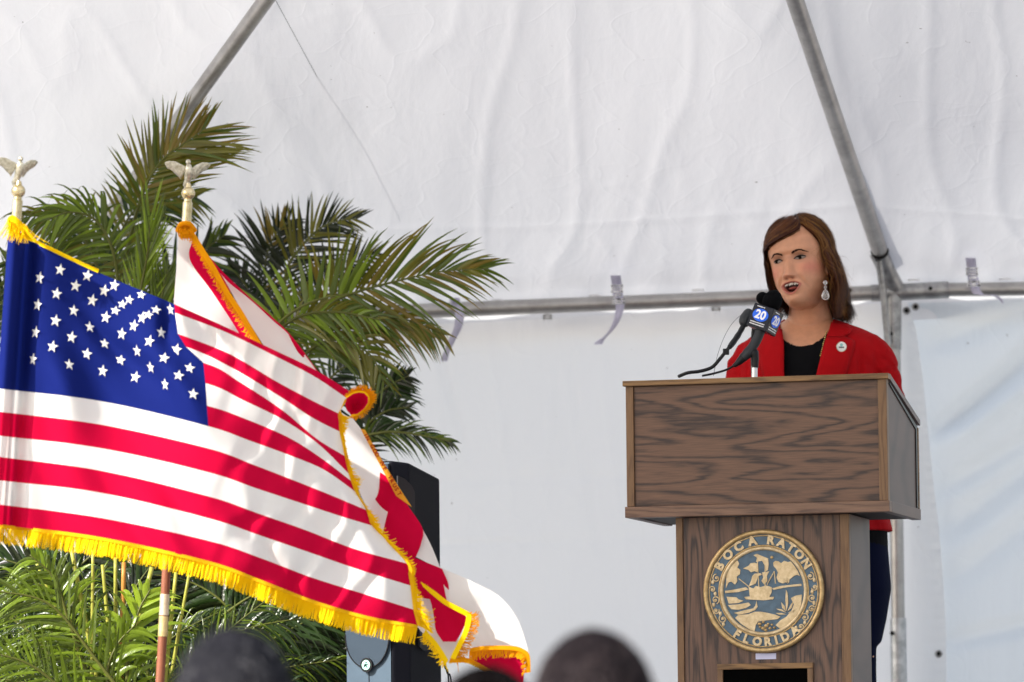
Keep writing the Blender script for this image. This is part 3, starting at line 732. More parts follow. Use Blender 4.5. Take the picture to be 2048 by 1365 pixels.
# stars
star_px = [(120,540),(80,556),(175,552),(229,571),(283,590),(113,588),(151,572),(209,582),(259,600),(245,609),(185,601),(231,622),(147,622),(76,610),
    (212,635),(285,636),(312,620),(297,630),(342,619),(268,652),(111,642),(179,655),(244,668),(322,666),(299,683),(72,665),(105,694),(143,675),(209,688),(353,700),(328,717),(275,702),(174,708),(241,721),(302,735),(379,737),
    (67,719),(138,730),(206,742),(271,755),(331,769),(357,752),(386,789)]
gridpts = []
for ki in range(0, 7 * 4 + 1):
    for i in range(0, nC + 1): a = fpt(i, ki / 4); gridpts.append((a[0], a[1], i, ki / 4))
G = np.array(gridpts)
sp = [Vector((math.sin(2*math.pi*i/10) * (1 if i % 2 == 0 else .42), math.cos(2*math.pi*i/10) * (1 if i % 2 == 0 else .42), 0)) for i in range(10)]
smesh = MB().add([v * .0158 + Vector((0, 0, .0)) for v in sp] + [Vector((0, 0, .0006))], [(i, (i+1) % 10, 10) for i in range(10)])
star0 = smesh.build('star', mat('star_thread', (.84, .83, .78), .6, trans=.2, bump=.3, bscale=700), usp)
col_view = (CAM - P(200, 650, FY)).normalized()
for n_, (sx, sy) in enumerate(star_px):
    j = int(np.argmin((G[:, 0] - sx)**2 + (G[:, 1] - sy)**2)); i, kf = int(G[j, 2]), G[j, 3]
    i = min(max(i, 1), nC - 1)
    def at(x, y): return P(x, y, flag_depth(i / NU, kf, x, y))
    p = at(sx, sy); tx = (at(sx+9, sy+1.8) - at(sx-9, sy-1.8)).normalized(); ty = (at(sx-.5, sy-9) - at(sx+.5, sy+9)).normalized()
    nn = tx.cross(ty).normalized(); nn = -nn if nn.dot(col_view) < 0 else nn
    ty = nn.cross(tx)
    ty = -ty if ty.z < 0 else ty
    o = star0 if n_ == 0 else star0.copy()
    if n_: COL.objects.link(o)
    Mx = Matrix((tx, ty, nn)).transposed().to_4x4()
    sq = .72 if n_ in (4, 8, 9, 11, 16, 17) else 1
    Mx = Mx @ Matrix.Diagonal((.86, sq if sq < 1 else .98, 1, 1))
    Mx.translation = p + nn * .0016
    o.matrix_basis = Mx
# hem seams
def fringe_mesh(line, dirs, L, wpx=1.9, step=1.25, curl=.15, seed=1, Y0=0, wob=.05, header=5, hm=1):
    """strands hanging off a line given in pixels (x, y, depth); dirs: direction in pixels at each line point"""
    rr = random.Random(seed); b = MB()
    n = len(line); ln = [Vector(p) for p in line]; ds = [Vector((d[0], d[1], 0)).normalized() for d in dirs]
    tot = [0]
    for i in range(n-1): tot.append(tot[-1] + (ln[i+1].xy - ln[i].xy).length)
    k = int(tot[-1] / step); j = 0
    cl = cr(ln, max(8, n * 6)); dl = cr(ds, max(8, n * 6))
    N_ = len(cl)
    # woven header band
    r1 = [P(p.x - d.x*1.5, p.y - d.y*1.5, p.z - .004) for p, d in zip(cl, dl)]; r2 = [P(p.x + d.x*header, p.y + d.y*header, p.z - .005) for p, d in zip(cl, dl)]
    b.grid([r1, r2], hm)
    for q in range(k):
        t = (q + rr.uniform(-.3, .3)) / k * (N_ - 1); t = min(max(t, 0), N_ - 1.001); a = int(t); f = t - a
        p = cl[a].lerp(cl[a+1], f); d = dl[a].lerp(dl[a+1], f).normalized(); s = Vector((-d.y, d.x, 0))
        LL = (L if not callable(L) else L(q / k)) * rr.uniform(.90, 1.06); bend = rr.gauss(0, wob) + .05 * math.sin(q * .09 + seed) ; z0 = rr.uniform(-.004, .004); pts = []
        for e in range(4):
            w_ = e / 3; c = p + d * (header*.6 + (LL - header*.6) * w_) + s * (bend * LL * w_ * w_)
            hw_ = wpx * (.5 if e < 3 else .35); zz = p.z + z0 + .012 * math.sin(q * .05 + seed) * w_
            pts.append((P(c.x - s.x*hw_, c.y - s.y*hw_, zz), P(c.x + s.x*hw_, c.y + s.y*hw_, zz + .0012)))
        b.grid([[x[0] for x in pts], [x[1] for x in pts]], 0)
    return b
lineB = [fpt(i, 13) for i in range(0, NU + 1, 6)]
b = fringe_mesh(lineB, [(-.22, 1)] * len(lineB), 37, seed=3)
tag(b.build('fringe', [GOLD_F, cloth('gold_header', (.80, .46, .010), .3)], usp), kind='stuff')
lineF = [fpt(NU, k / 2) for k in range(2, 27)]
b = fringe_mesh(lineF, [(-.5, .25) if k < 4 else (.55, .45) if k < 17 else (1, .35) for k in range(2, 27)], lambda t: 15 + 6 * math.sin(t * 21) + 14 * sm(.72, 1, t), seed=5, wob=.28, header=6, step=.9)
tag(b.build('fringe', [GOLD_F, cloth('gold_header', (.80, .46, .010), .3)], usp), kind='stuff')
lineT = [fpt(i, 0) for i in range(0, nC + 1, 4)]
b = fringe_mesh(lineT[:9], [(.5, -1)] * 9, 6, seed=8, header=2); tag(b.build('fringe', [GOLD_F, GOLD_F], usp), kind='stuff')
# gold edge of the hem along bottom and the hand-made tassel at the pole
rr = random.Random(4); b = MB()
for q in range(150):
    a0 = rr.uniform(-1, 1); x = 30 + rr.uniform(-14, 22); y = 440 + (x - 16) * .35 + rr.uniform(-4, 6)
    L_ = rr.uniform(14, 38); dx = rr.gauss(0, .35) + (.25 if x > 35 else -.15)
    zz = FY - .055 - rr.uniform(0, .02)
    pts = [P(x + dx*L_*t*t, y + L_*t - 4*math.sin(math.pi*t), zz) for t in (0, .35, .7, 1)]
    b.tube(pts, [.0009, .0009, .0008, .0005], 4)
for q in range(3): b.tube(cr([P(18, 438 + q*5, FY-.05), P(26, 434 + q*4, FY-.075), P(42, 447 + q*5, FY-.07), P(60, 470 + q*4, FY-.04)], 12), .0035, 8)
b.build('tassel', GOLD_F, usp)
# curled top corner of the fly
b = MB(); rows = []
cA = [(693, 797), (706, 788), (718, 785), (729, 787), (736, 795), (736, 806), (728, 818), (715, 828), (702, 830), (694, 822), (690, 808), (693, 797)]
for i, (x, y) in enumerate(cA):
    ce = (714, 812); row = []
    for j in range(7):
        t = j / 6; row.append(P(ce[0] + (x-ce[0])*t, ce[1] + (y-ce[1])*t, FY + .10 - .05*t + .03*math.sin(math.pi*t)))
    rows.append(row)
MB().grid(rows).build('curled_corner', FR, usp, smooth=True)
cA = cA[:9]; lc_ = [(x, y, FY + .08) for x, y in cA]
b = fringe_mesh(lc_, [((x-708), (y-816)) for x, y in cA], lambda t: 7 + 10*math.sin(math.pi*t), seed=9, wob=.3, header=3, step=.8)
tag(b.build('fringe', [GOLD_D, GOLD_F], usp), kind='stuff')

# --- the Florida flag behind it
ff = thing('flag', 'white state flag with red diagonal bars, furled behind the stars and stripes', 'flag', P(370, 470, 13.42))
GY = 13.42
def patch(A, B_, name, m, par, n=40, r=14, dy=0.0, wav=.012, seed=0, fr_=1/26):
    a = cr([Vector((p[0], p[1], (p[2] if len(p) > 2 else GY) )) for p in A], n); bb = cr([Vector((p[0], p[1], (p[2] if len(p) > 2 else GY))) for p in B_], n)
    rows = []
    for i in range(n):
        row = []
        for j in range(r + 1):
            q = a[i].lerp(bb[i], j / r)
            s = q.x * .82 - q.y * .57
            row.append(P(q.x, q.y, q.z + dy + wav * math.sin(s * fr_ + 2*nz(q.x/80, q.y/120, seed)) + wav*.4 * math.sin(s * fr_ * 2.7 + seed)))
        rows.append(row)
    return MB().grid(rows).build(name, m, par, smooth=True)
patch([(357,470),(353,533),(348,600),(346,650),(348,720)], [(388,478),(381,522),(428,588),(476,662),(512,725)], 'white_field', FW, ff, wav=.008, seed=1)
patch([(386,478),(380,520),(427,588),(475,662),(508,725)], [(390,474),(424,530),(459,590),(498,650),(545,720)], 'red_bar', FR, ff, dy=-.012, wav=.004, seed=1)
patch([(388,474),(440,560),(458,582),(500,607),(546,652),(610,720)], [(392,478),(437,535),(492,588),(546,636),(586,676),(652,765)], 'red_bar', FR, ff, dy=.03, wav=.006, seed=2)
patch([(440,545),(457,575),(480,615),(520,680),(560,740)], [(449,560),(498,598),(545,641),(585,678),(650,765)], 'white_field', FW, ff, dy=.022, wav=.006, seed=3)
tl_ = [(372,452,GY-.05),(388,468,GY-.05),(408,500,GY-.05),(430,535,GY-.05),(455,580,GY-.05),(485,625,GY-.05),(520,685,GY-.05),(540,715,GY-.05)]
b = fringe_mesh(tl_, [(-.8,.6)] + [(-.75,.8)]*7, lambda t: 14 + 8*t, seed=11, wob=.3, header=10); tag(b.build('fringe', [GOLD_D, GOLD_D], ff), kind='stuff')
# fringe gathered round the pole head
b = MB()
for q in range(90):
    x = 357 + rr.random()*30; y = 449 + rr.random()*6; L_ = 14 + rr.random()*14
    b.tube([P(x, y, GY-.06), P(x + rr.uniform(-2, 2), y + L_*.6, GY-.07), P(x + rr.uniform(-4, 5), y + L_, GY-.065)], [.0014, .0013, .0008], 4)
b.tube(cr([P(355, 462, GY-.05), P(362, 449, GY-.07), P(378, 448, GY-.07), P(390, 462, GY-.05)], 10), .006, 8)
tag(b.build('fringe', GOLD_D, ff), kind='stuff')
# lower part, furled
L1A = [(680,825),(700,930),(735,1020),(765,1070)]; L1B = [(706,838),(726,864),(752,906),(778,955),(782,990),(768,1056)]
patch(L1A, L1B, 'white_field', FW, ff, wav=.006, seed=4)
patch([(721,858),(746,905),(772,953),(792,992)], [(730,860),(758,910),(788,959),(824,1015)], 'seal_rim', cloth('seal_orange', (.72, .33, .03), .3), ff, dy=-.008, wav=.003)
patch([(760,945),(755,990),(730,1030),(755,1085),(800,1130)], [(788,962),(815,1010),(845,1057),(842,1088),(832,1114)], 'red_bar', FR, ff, dy=.004, wav=.010, seed=5)
patch([(843,1052),(840,1085),(829,1113)], [(845,1058),(864,1095),(882,1140)], 'white_field', FW, ff, dy=.01, wav=.005, seed=6, n=20)
patch([(790,1100),(815,1145),(838,1195)], [(884,1138),(897,1170),(897,1206)], 'red_bar', FR, ff, dy=.0, wav=.012, seed=7, n=24)
patch([(881,1136),(915,1150),(950,1166),(995,1190),(1025,1222),(1043,1256),(1057,1303)], [(893,1200),(905,1215),(925,1240),(945,1296),(985,1293),(1030,1292),(1056,1304)], 'white_field', FW, ff, dy=.0, wav=.010, seed=8, n=50, r=20, fr_=1/34)
tl_ = [(940,1298,GY-.03),(965,1294,GY-.03),(995,1293,GY-.03),(1025,1294,GY-.03),(1045,1299,GY-.03),(1058,1312,GY-.03),(1060,1345,GY-.03)]
b = fringe_mesh(tl_, [(-.1,1)]*4 + [(-.3,1),(-.7,.6),(-1,.2)], lambda t: 26 - 8*t, seed=12, wob=.2, header=7); tag(b.build('fringe', [GOLD_D, GOLD_D], ff), kind='stuff')
patch([(938,1298),(970,1297),(1010,1298),(1050,1304)], [(950,1330),(985,1345),(1020,1372),(1046,1385)], 'red_bar', FR, ff, dy=.04, wav=.006, seed=9)
patch([(815,1225),(838,1258),(883,1310),(900,1330)], [(850,1240),(890,1245),(925,1290),(945,1300)], 'white_field', FW, ff, dy=.02, wav=.004, seed=3, n=20)
patch([(846,1172),(860,1200),(868,1235),(872,1262),(886,1284)], [(848,1173),(885,1200),(931,1232),(924,1262),(912,1284)], 'red_bar', FR, ff, dy=-.02, wav=.014, seed=10, n=26)
tl_ = [(845,1172,GY-.05),(866,1190,GY-.05),(892,1210,GY-.05),(930,1230,GY-.05),(934,1234,GY-.055),(928,1262,GY-.06),(915,1290,GY-.06),(902,1316,GY-.06)]
b = fringe_mesh(tl_, [(-.3,-.7),(.2,-.9),(.3,-.9),(.6,-.6),(1,-.1),(1,.15),(1,.25),(.9,.5)], lambda t: 7 + 20*sm(.45,.62,t), seed=13, wob=.4, header=9); tag(b.build('fringe', [GOLD_D, GOLD_F], ff), kind='stuff')
tl_ = [(850,1262,GY-.05),(868,1280,GY-.05),(884,1302,GY-.05),(896,1322,GY-.05)]
b = fringe_mesh(tl_, [(-.5,.8)]*4, 20, seed=14, wob=.5, header=9); tag(b.build('fringe', [GOLD_F, GOLD_F], ff), kind='stuff')
tl_ = [(900,1318,GY-.0),(935,1318,GY),(965,1332,GY),(1000,1352,GY),(1020,1372,GY)]
b = fringe_mesh(tl_, [(-.2,1)]*5, 9, seed=15, header=8); tag(b.build('fringe', [GOLD_F, GOLD_D], ff), kind='stuff')
patch([(800,1150),(822,1190),(838,1240),(850,1275)], [(850,1165),(872,1200),(884,1250),(890,1300)], 'white_field', FW, ff, dy=.04, wav=.004, seed=3, n=20)
# red letters on the rim of the seal
B = MB(); ctr = cr([Vector((726,861,0)), Vector((752,907,0)), Vector((780,956,0)), Vector((806,1002,0))], 60)
for n_, s_ in enumerate('IN GOD WE TRUST'):
    if s_ == ' ': continue
    i = 4 + int(n_ * 3.5); p = ctr[i]; d_ = (ctr[i+1] - ctr[i-1]).normalized(); pos = P(p.x, p.y, GY - .016)
    an = math.atan2(d_.y, d_.x)
    M = Matrix.Translation(pos) @ Matrix.Rotation(an, 4, 'Y') @ Matrix.Rotation(R(90), 4, 'X'); MB().add(*text_mesh(s_, .0135, M, .0004, 0, .0004)).build('letter', cloth('seal_red', (.35, .01, .01), .1), ff)


# --- poles with eagle finials
brass = metal_mat('polished_brass', (.50, .40, .20), (.82, .74, .52), .22, .9, 18)
brass2 = metal_mat('pale_brass', (.40, .37, .27), (.72, .69, .58), .32, .8, 120)
pwood = wood('pole_wood', (.26, .09, .045), (.13, .045, .025), 'z', 2, .4)
def eagle(par, c, s, turn):
    """wings raised eagle standing on the ball; c = point under the feet"""
    Mx = Matrix.Rotation(turn, 3, 'Z') * s
    def T(v): return c + Mx @ Vector(v)
    b = MB()
    b.tube([T((-.016, .0, 0)), T((-.010, 0, .012)), T((.004, 0, .030)), T((.012, -.004, .042)), T((.016, -.006, .052))], [.010*s, .008*s, .0125*s, .0105*s, .006*s], 12)
    b.ball(T((.019, -.008, .059)), .0068*s, 12, 8); b.tube([T((.024, -.011, .060)), T((.031, -.014, .056))], [.0030*s, .0006*s], 8)
    b.tube([T((-.004, 0, .010)), T((-.022, 0, -.004))], [.008*s, .012*s], 8, flat=.4)
    body = b.build('eagle_body', brass2, par, smooth=True)
    for sd in (-1, 1):
        w = MB(); rows = []
        for i in range(13):
            t = i / 12; lead = Vector((.006 - .010*t, sd*(.008 + .046*t), .044 + .040*t - .022*t*t)); ch = (.030*(1 - .45*t)) * (1 if t < .85 else 1 - (t-.85)*3)
            row = []
            for j in range(7):
                e = j / 6; ruf = .0016 * math.sin(j * 2.2 + i)
                row.append(T(lead + Vector((-ch*.55*e, sd*(ch*.35*e), -ch*.95*e)) + Vector((ruf, .008*t*math.sin(e*3)*sd, 0))))
            rows.append(row)
        w.grid(rows); o = w.build('wing', brass2, par, smooth=True); md = o.modifiers.new('t', 'SOLIDIFY'); md.thickness = .0028 * s; md.offset = 0
def flagpole(label, px0, py0, px1, py1, Y, ball_px, turn, lower=None):
    a, b_ = P(px0, py0, Y), P(px1, py1, Y); d = (a - b_).normalized(); ground = a - d * ((a.z - STAGE_Z) / d.z)
    t = thing('flagpole', label, 'flagpole', ground, group=None)
    MB().tube([ground + d*.02, a - d*.02], .0108, 18).build('pole', pwood, t, smooth='auto')
    MB().tube([a - d*.045, a + d*.008, a + d*.010, a + d*.016], [.0118, .0118, .0095, .0095], 18).build('ferrule', brass, t, smooth='auto')
    bp = a + d*.030
    MB().ball(bp, .0165, 24, 16).build('ball', brass, t, smooth=True)
    fin = MB().tube([bp + d*.014, bp + d*.024], [.008, .005], 12).build('finial', brass, t, smooth='auto')
    eagle(fin, bp + d*.020, .92, turn)
    MB().tube([ground, ground + Vector((0, 0, .012)), ground + Vector((0, 0, .03)), ground + Vector((0, 0, .09))], [.14, .14, .06, .018], 32).build('stand', brass, t, smooth='auto')
    if lower:
        for (ya, yb, m_) in lower:
            fa = (ya - py0) / (py1 - py0); fb = (yb - py0) / (py1 - py0)
            MB().tube([a.lerp(b_, fa), a.lerp(b_, fb)], .0119, 18).build('joint_ferrule', m_, t, smooth='auto')
    return t
flagpole('wooden flagpole with brass eagle at the far left, carrying the stars and stripes', 35, 408, -30, 1365, FY+.004, None, R(-50))
flagpole('wooden flagpole with brass eagle in front of the tall palm, carrying the white flag', 375, 412, 320, 1365, GY+.02, None, R(-66),
         [(1190, 1232, metal_mat('ferrule_pale', (.55, .47, .30), (.8, .74, .58), .3, .6)), (1234, 1274, metal_mat('ferrule_gold', (.55, .42, .16), (.75, .62, .32), .3, .6))])

# ------------------------------------------------------------------ loudspeaker
SY = 14.35
spk_c = P(788, 1365, SY)
SPK = thing('loudspeaker', 'tall black and grey public address loudspeaker behind the flags', 'loudspeaker', (spk_c.x, SY, STAGE_Z), R(0), local=True)
hz = P(788, 930, SY).z - STAGE_Z
s = SY / F
fx0, fx1 = (694 - 788) * s, 0.0; sx1 = (882 - 788) * s
cab_m = mat('charcoal_cabinet', (.007, .0075, .012), .6, spec=.08, bump=.3, bscale=700); grl = mat('slate_grille', (.05, .072, .10), .45, metal=.3, bump=.6, bscale=1500)
# the front faces left and towards the audience
A_, B_, C_, D_ = Vector((fx0, -.02, 0)), Vector((fx1, -.10, 0)), Vector((sx1, .12, 0)), Vector((fx0 + .06, .26, 0))
def vert(q, z): return Vector((q.x, q.y, z))
b = MB(); prof = []
base = [A_, B_, B_ + Vector((.045, .02, 0)), C_, D_]
b.add([vert(q, 0) for q in base] + [vert(q, z) for q, z in zip(base, (hz+.012, hz+.004, hz+.0, hz-.030, hz-.03))], [(0,1,2,3,4), (5,6,7,8,9), (0,1,6,5), (1,2,7,6), (2,3,8,7), (3,4,9,8), (4,0,5,9)])
cab = b.build('cabinet', cab_m, SPK, bevel=.006)
nf = Vector((-(B_ - A_).y, (B_ - A_).x, 0)).normalized(); nf = nf if nf.y < 0 else -nf
ft = (B_ - A_).normalized(); fw_ = (B_ - A_).length
def fpt2(u, z, o=.003): return A_ + ft * (fw_ * u) + nf * o + Vector((0, 0, z))
zb_ = P(740, 1338, SY).z - STAGE_Z; zh = P(740, 1270, SY).z - STAGE_Z
# lower trim plate, grille with the rounded bottom
MB().add([fpt2(.02, .08), fpt2(.97, .08), fpt2(.97, hz), fpt2(.02, hz)], [(0, 1, 2, 3)]).build('front_plate', mat('slate_blue_plate', (.075, .11, .15), .45, metal=.2, var=.08), SPK)
pl = [fpt2(.5 + .47*math.cos(a), zh - (zh - zb_) * abs(math.sin(a))**.9 * 1.0 - 0.0, .010) for a in [math.pi + math.pi*i/24 for i in range(25)]]
pl = pl + [fpt2(.97, hz-.004, .010), fpt2(.03, hz-.004, .010)]
k = len(pl); b = MB().add(pl + [p - nf*.006 for p in pl], [tuple(range(k))] + [(i, (i+1) % k, (i+1) % k + k, i+k) for i in range(k)])
b.build('grille', grl, SPK)
edge_l = [p + nf*.0005 for p in pl[:25]]; MB().tube(edge_l, .0018, 6).build('grille_edge', mat('black_plastic'), SPK)
MB().tube([fpt2(.5, .08, .004), fpt2(.5, zb_-.002, .004)], .0012, 6).build('front_seam', mat('black_plastic'), SPK)
bc = fpt2(.5, P(740, 1332, SY).z - STAGE_Z, .011)
ux = ft; b = MB().tube([bc, bc + nf*.005], .0185, 32); bd = b.build('badge', mat('black_plastic'), SPK, smooth='auto'); bd['_local'] = 1
b = MB().tube([bc + nf*.0052, bc + nf*.0062], .0125, 32); b.build('badge_disc', mat('mint_disc', (.45, .85, .72), .4), bd, smooth='auto')
def rn(x, y): return bc + ft*x*.001 + Vector((0, 0, y*.001)) + nf*.0068
b = MB()
for pts, r_ in (([(0, 3), (0, -2)], .0022), ([(0, -2), (4, -4), (3, -8)], .0013), ([(0, -2), (-4, -3), (-7, -6)], .0013), ([(0, 2.5), (4, 0), (7, 2)], .0011), ([(0, 2.5), (-4, 1), (-5, -2)], .0011)): b.tube([rn(*q) for q in pts], r_, 6)
b.ball(rn(1, 6.5), .0022, 8, 6); b.build('badge_figure', mat('dark_print', (.01, .03, .03), .5), bd)
# side details: raised panel, recess, handle
nsd = (C_ - B_).normalized(); nso = Vector((nsd.y, -nsd.x, 0)); nso = nso if nso.y < 0 else -nso
def sp_(px, py, o=.004):
    d_ = MC @ Vector(((px-1024)/F, (682.5-py)/F, -1)); o0 = CAM - Vector((spk_c.x, SY, STAGE_Z)); t = (B_ + Vector((.045,.02,0)) - o0).dot(nso) / d_.dot(nso); return o0 + d_*t + nso*o
def plate(name, pts, m, o=.003, th=.004):
    q = [sp_(x, y, o) for x, y in pts]; k = len(q); MB().add(q + [p - nso*th for p in q], [tuple(range(k))] + [(i, (i+1) % k, (i+1) % k + k, i+k) for i in range(k)]).build(name, m, SPK)
plate('side_recess', [(794, 952), (808, 958), (822, 972), (828, 985), (828, 1140), (794, 1180)], mat('black_plastic'))
plate('side_handle', [(834, 1226), (872, 1226), (872, 1298), (845, 1302), (834, 1292)], mat('black_plastic'), .004)
plate('side_ridge', [(836, 1228), (874, 1228), (874, 1232), (840, 1232), (840, 1290), (836, 1294)], mat('grey_barrel'), .006)
for (x0, x1) in ((884, 897), (879, 893)):
    pass
cb = MB().tube(cr([P(882, 1262, SY+.06), P(884, 1300, SY+.07), P(890, 1335, SY+.06), P(898, 1372, SY+.05), P(905, 1640, SY+.05)], 20), .0022, 8)
cb.tube(cr([P(884, 1270, SY+.08), P(888, 1310, SY+.07), P(894, 1345, SY+.07), P(904, 1380, SY+.06), P(915, 1640, SY+.05)], 20), .0022, 8)
tag(cb.build('speaker_cable', mat('black_plastic'), None, smooth=True), 'black speaker cable hanging down beside the loudspeaker', 'cable')

# ------------------------------------------------------------------ palms
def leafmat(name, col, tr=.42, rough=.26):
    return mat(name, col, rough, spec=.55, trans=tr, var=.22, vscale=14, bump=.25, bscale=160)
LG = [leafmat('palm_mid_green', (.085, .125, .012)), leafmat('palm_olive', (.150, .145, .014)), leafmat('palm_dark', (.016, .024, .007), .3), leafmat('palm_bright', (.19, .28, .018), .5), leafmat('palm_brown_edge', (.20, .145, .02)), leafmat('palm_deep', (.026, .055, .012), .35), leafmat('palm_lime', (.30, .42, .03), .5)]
MID, OLI, DRK, BRI, BRN, DEP, LIM = range(7)
rach = mat('palm_rachis', (.09, .10, .02), .4); stemm = mat('palm_cane', (.30, .30, .05), .35, var=.2, vscale=40); stemo = mat('palm_cane_orange', (.42, .19, .04), .4, var=.2, vscale=30)
def leaflet(b, p, d, L, W, droop, nrm, mi, rr, segs=7, fold=.28):
    d = d.normalized(); s = d.cross(nrm).normalized(); n = s.cross(d)
    wob = rr.uniform(-.10, .10); l, m_, r_ = [], [], []
    g = Vector((0, 0, -1))
    for i in range(segs + 1):
        t = i / segs
        q = p + d * (L * t) + g * (droop * L * t * t * t * .6 + droop * L * t * t * .4) + s * (wob * L * t * t)
        w = W * (math.sin(math.pi * min(1, .12 + .88 * t) ** .75) if t < .98 else 0) * .5
        w = W * .5 * max(0, (1 - t ** 2.2)) * sm(-.12, .18, t)
        tw = 1
        l.append(q + s * w - n * w * fold); m_.append(q + n * 0); r_.append(q - s * w - n * w * fold)
    b.grid([l, m_, r_], mi)
def frond(par, pts, n=26, L=.30, W=.022, a0=62, a1=28, droop=.25, mats=(MID,), seed=0, sides=(1, 1), lprof=None, tiltf=.35, start=.06, view=None, rw=.006, dL=None, name='frond', sep=False):
    """pts: rachis in pixels (x, y, depth); leaflets leave both sides"""
    rr = random.Random(seed); c = cr([P(*p) for p in pts], 40); b = MB()
    o = MB().tube(c, [rw * (1 - .75*i/39) for i in range(40)], 7).build('frond', rach, par, smooth=True)
    for sd in (-1, 1):
        if not sides[0 if sd < 0 else 1]: continue
        k = sides[0 if sd < 0 else 1]
        for i in range(n):
            t = start + (1 - start) * (i + rr.uniform(-.2, .2)) / n; t = min(.995, max(0, t)); x = t * 39; a = min(38, int(x)); p = c[a].lerp(c[a+1], x - a)
            tg = (c[min(39, a+2)] - c[max(0, a-1)]).normalized(); vw = Vector((0, -1, 0)); sv = tg.cross(vw).normalized() * sd
            lf = (lprof(t) if lprof else (.55 + .45*sm(0, .3, t)) * (1 - .62*sm(.45, 1, t))) * rr.uniform(.88, 1.08) * k
            an = R(a0 + (a1 - a0) * t + rr.uniform(-5, 5)); fw = rr.uniform(-1, 1) * .22 + tiltf * (-1 if i % 2 else .3)
            d = tg * math.cos(an) + sv * math.sin(an) + vw * fw * .5
            if dL: d = d + Vector(dL)
            mi = mats[int(rr.random() * len(mats))]
            leaflet(b, p, d, L * lf, W * (.7 + .3*lf) * rr.uniform(.85, 1.1), droop * rr.uniform(.6, 1.4), (vw + tg*.1 + Vector((rr.uniform(-.8, .8), 0, rr.uniform(-.6, .8)))).normalized(), mi, rr)
            if sep: b.build('leaflet', LG[mi], o, smooth=True); b = MB()
    if not sep:
        used = sorted(set(b.m)); b.m = [used.index(q) for q in b.m]
        tag(b.build('leaflets', [LG[q] for q in used], o, smooth=True), kind='stuff')
    return o
def palm(label, px, Y, group=None):
    base = P(px, 1365, Y); base.z = STAGE_Z
    t = thing('areca_palm', label, 'palm', base, group='potted areca palms on the stage')
    r0 = [(.12, 0), (.15, .02), (.165, .20), (.175, .21), (.175, .24), (.155, .24), (.15, .215), (0.001, .21)]
    b = MB(); b.grid([[base + Vector((r_*math.cos(2*math.pi*j/28), r_*math.sin(2*math.pi*j/28), z_)) for j in range(28)] for r_, z_ in r0], close=True)
    b.build('pot', mat('black_nursery_pot', (.02, .02, .02), .5), t, smooth='auto')
    return t, base
def cane(par, a, b_, r=.007, m=None, bulge=(0, 0, 0)):
    mid = (a + b_) / 2 + Vector(bulge); MB().tube(cr([a, mid, b_], 14), [r * (1 - .35*i/13) for i in range(14)], 8).build('cane', m or stemm, par, smooth=True)

# tall palm on the left
t1, b1 = palm('tall areca palm between the two flagpoles, its top frond over the tent pipe', 250, 15.1)
frond(t1, [(205,700,15.1),(262,470,15.0),(276,415,14.95),(298,360,14.9),(328,317,14.88),(366,289,14.85),(412,256,14.82)], 40, .225, .0115, 60, 22, .08, (OLI, MID, OLI, BRN), 1, (.85, 1.15), lprof=lambda t: (.25+.75*sm(.1,.45,t))*(1-.45*sm(.7,1,t)), start=.3, sep=True)
frond(t1, [(230,720,15.0),(238,600,14.95),(225,500,14.9),(190,440,14.88),(140,425,14.85),(95,440,14.83)], 30, .24, .0105, 70, 35, .55, (MID, BRI, MID), 2, (.7, 1.0), start=.25, dL=(-.3, 0, -.25), sep=True)
frond(t1, [(215,700,15.05),(200,560,15.0),(170,480,14.98),(110,440,14.95),(40,430,14.93)], 30, .22, .012, 70, 40, .6, (MID, OLI), 3, (.8, 1), start=.2, dL=(-.2, 0, -.3))
frond(t1, [(262,720,14.9),(270,640,14.88),(285,560,14.86),(296,500,14.84),(300,440,14.83)], 36, .17, .0085, 24, 12, .02, (BRI, LIM, MID), 4, (1, 1), lprof=lambda t: 1-.25*t, start=.15, sep=True)
frond(t1, [(300,740,14.9),(312,660,14.88),(322,600,14.86),(335,540,14.85)], 26, .16, .009, 26, 14, .05, (MID, BRI), 5, (1, 1), start=.1)
frond(t1, [(180,740,15.1),(140,640,15.1),(80,560,15.1),(10,520,15.1)], 30, .20, .014, 62, 35, .4, (MID, DEP), 6, (1, 1), start=.1)
frond(t1, [(120,760,15.2),(60,660,15.2),(0,600,15.2),(-60,560,15.2)], 26, .22, .014, 60, 35, .4, (MID, DEP), 61, (1, 1), start=.1)
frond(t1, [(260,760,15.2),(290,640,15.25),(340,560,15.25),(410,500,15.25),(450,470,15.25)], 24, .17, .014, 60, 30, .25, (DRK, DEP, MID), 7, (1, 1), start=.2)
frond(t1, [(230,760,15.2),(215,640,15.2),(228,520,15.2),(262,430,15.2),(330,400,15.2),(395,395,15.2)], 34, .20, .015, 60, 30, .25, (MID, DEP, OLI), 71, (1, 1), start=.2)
frond(t1, [(240,740,15.15),(250,650,15.15),(230,560,15.15),(185,500,15.15),(120,480,15.15)], 34, .20, .013, 66, 35, .35, (MID, DEP), 8, (1, 1), start=.15)
MB().tube(cr([P(262, 640, 14.9), P(268, 560, 14.88), P(262, 505, 14.86)], 10), [.011, .009, .004, .0035, .003, .003, .0025, .002, .0015, .001], 8, flat=.6).build('spear_sheath', leafmat('sheath_yellow', (.45, .48, .04), .4), t1, smooth=True)
for (x, y, q) in ((205,700,.0), (230,720,.02), (262,720,-.05), (180,740,.03), (120,760,.05), (300,740,-.06)): cane(t1, b1 + Vector((q, 0, .21)), P(x, y, 15.02), .009, bulge=(.0, 0, .05))

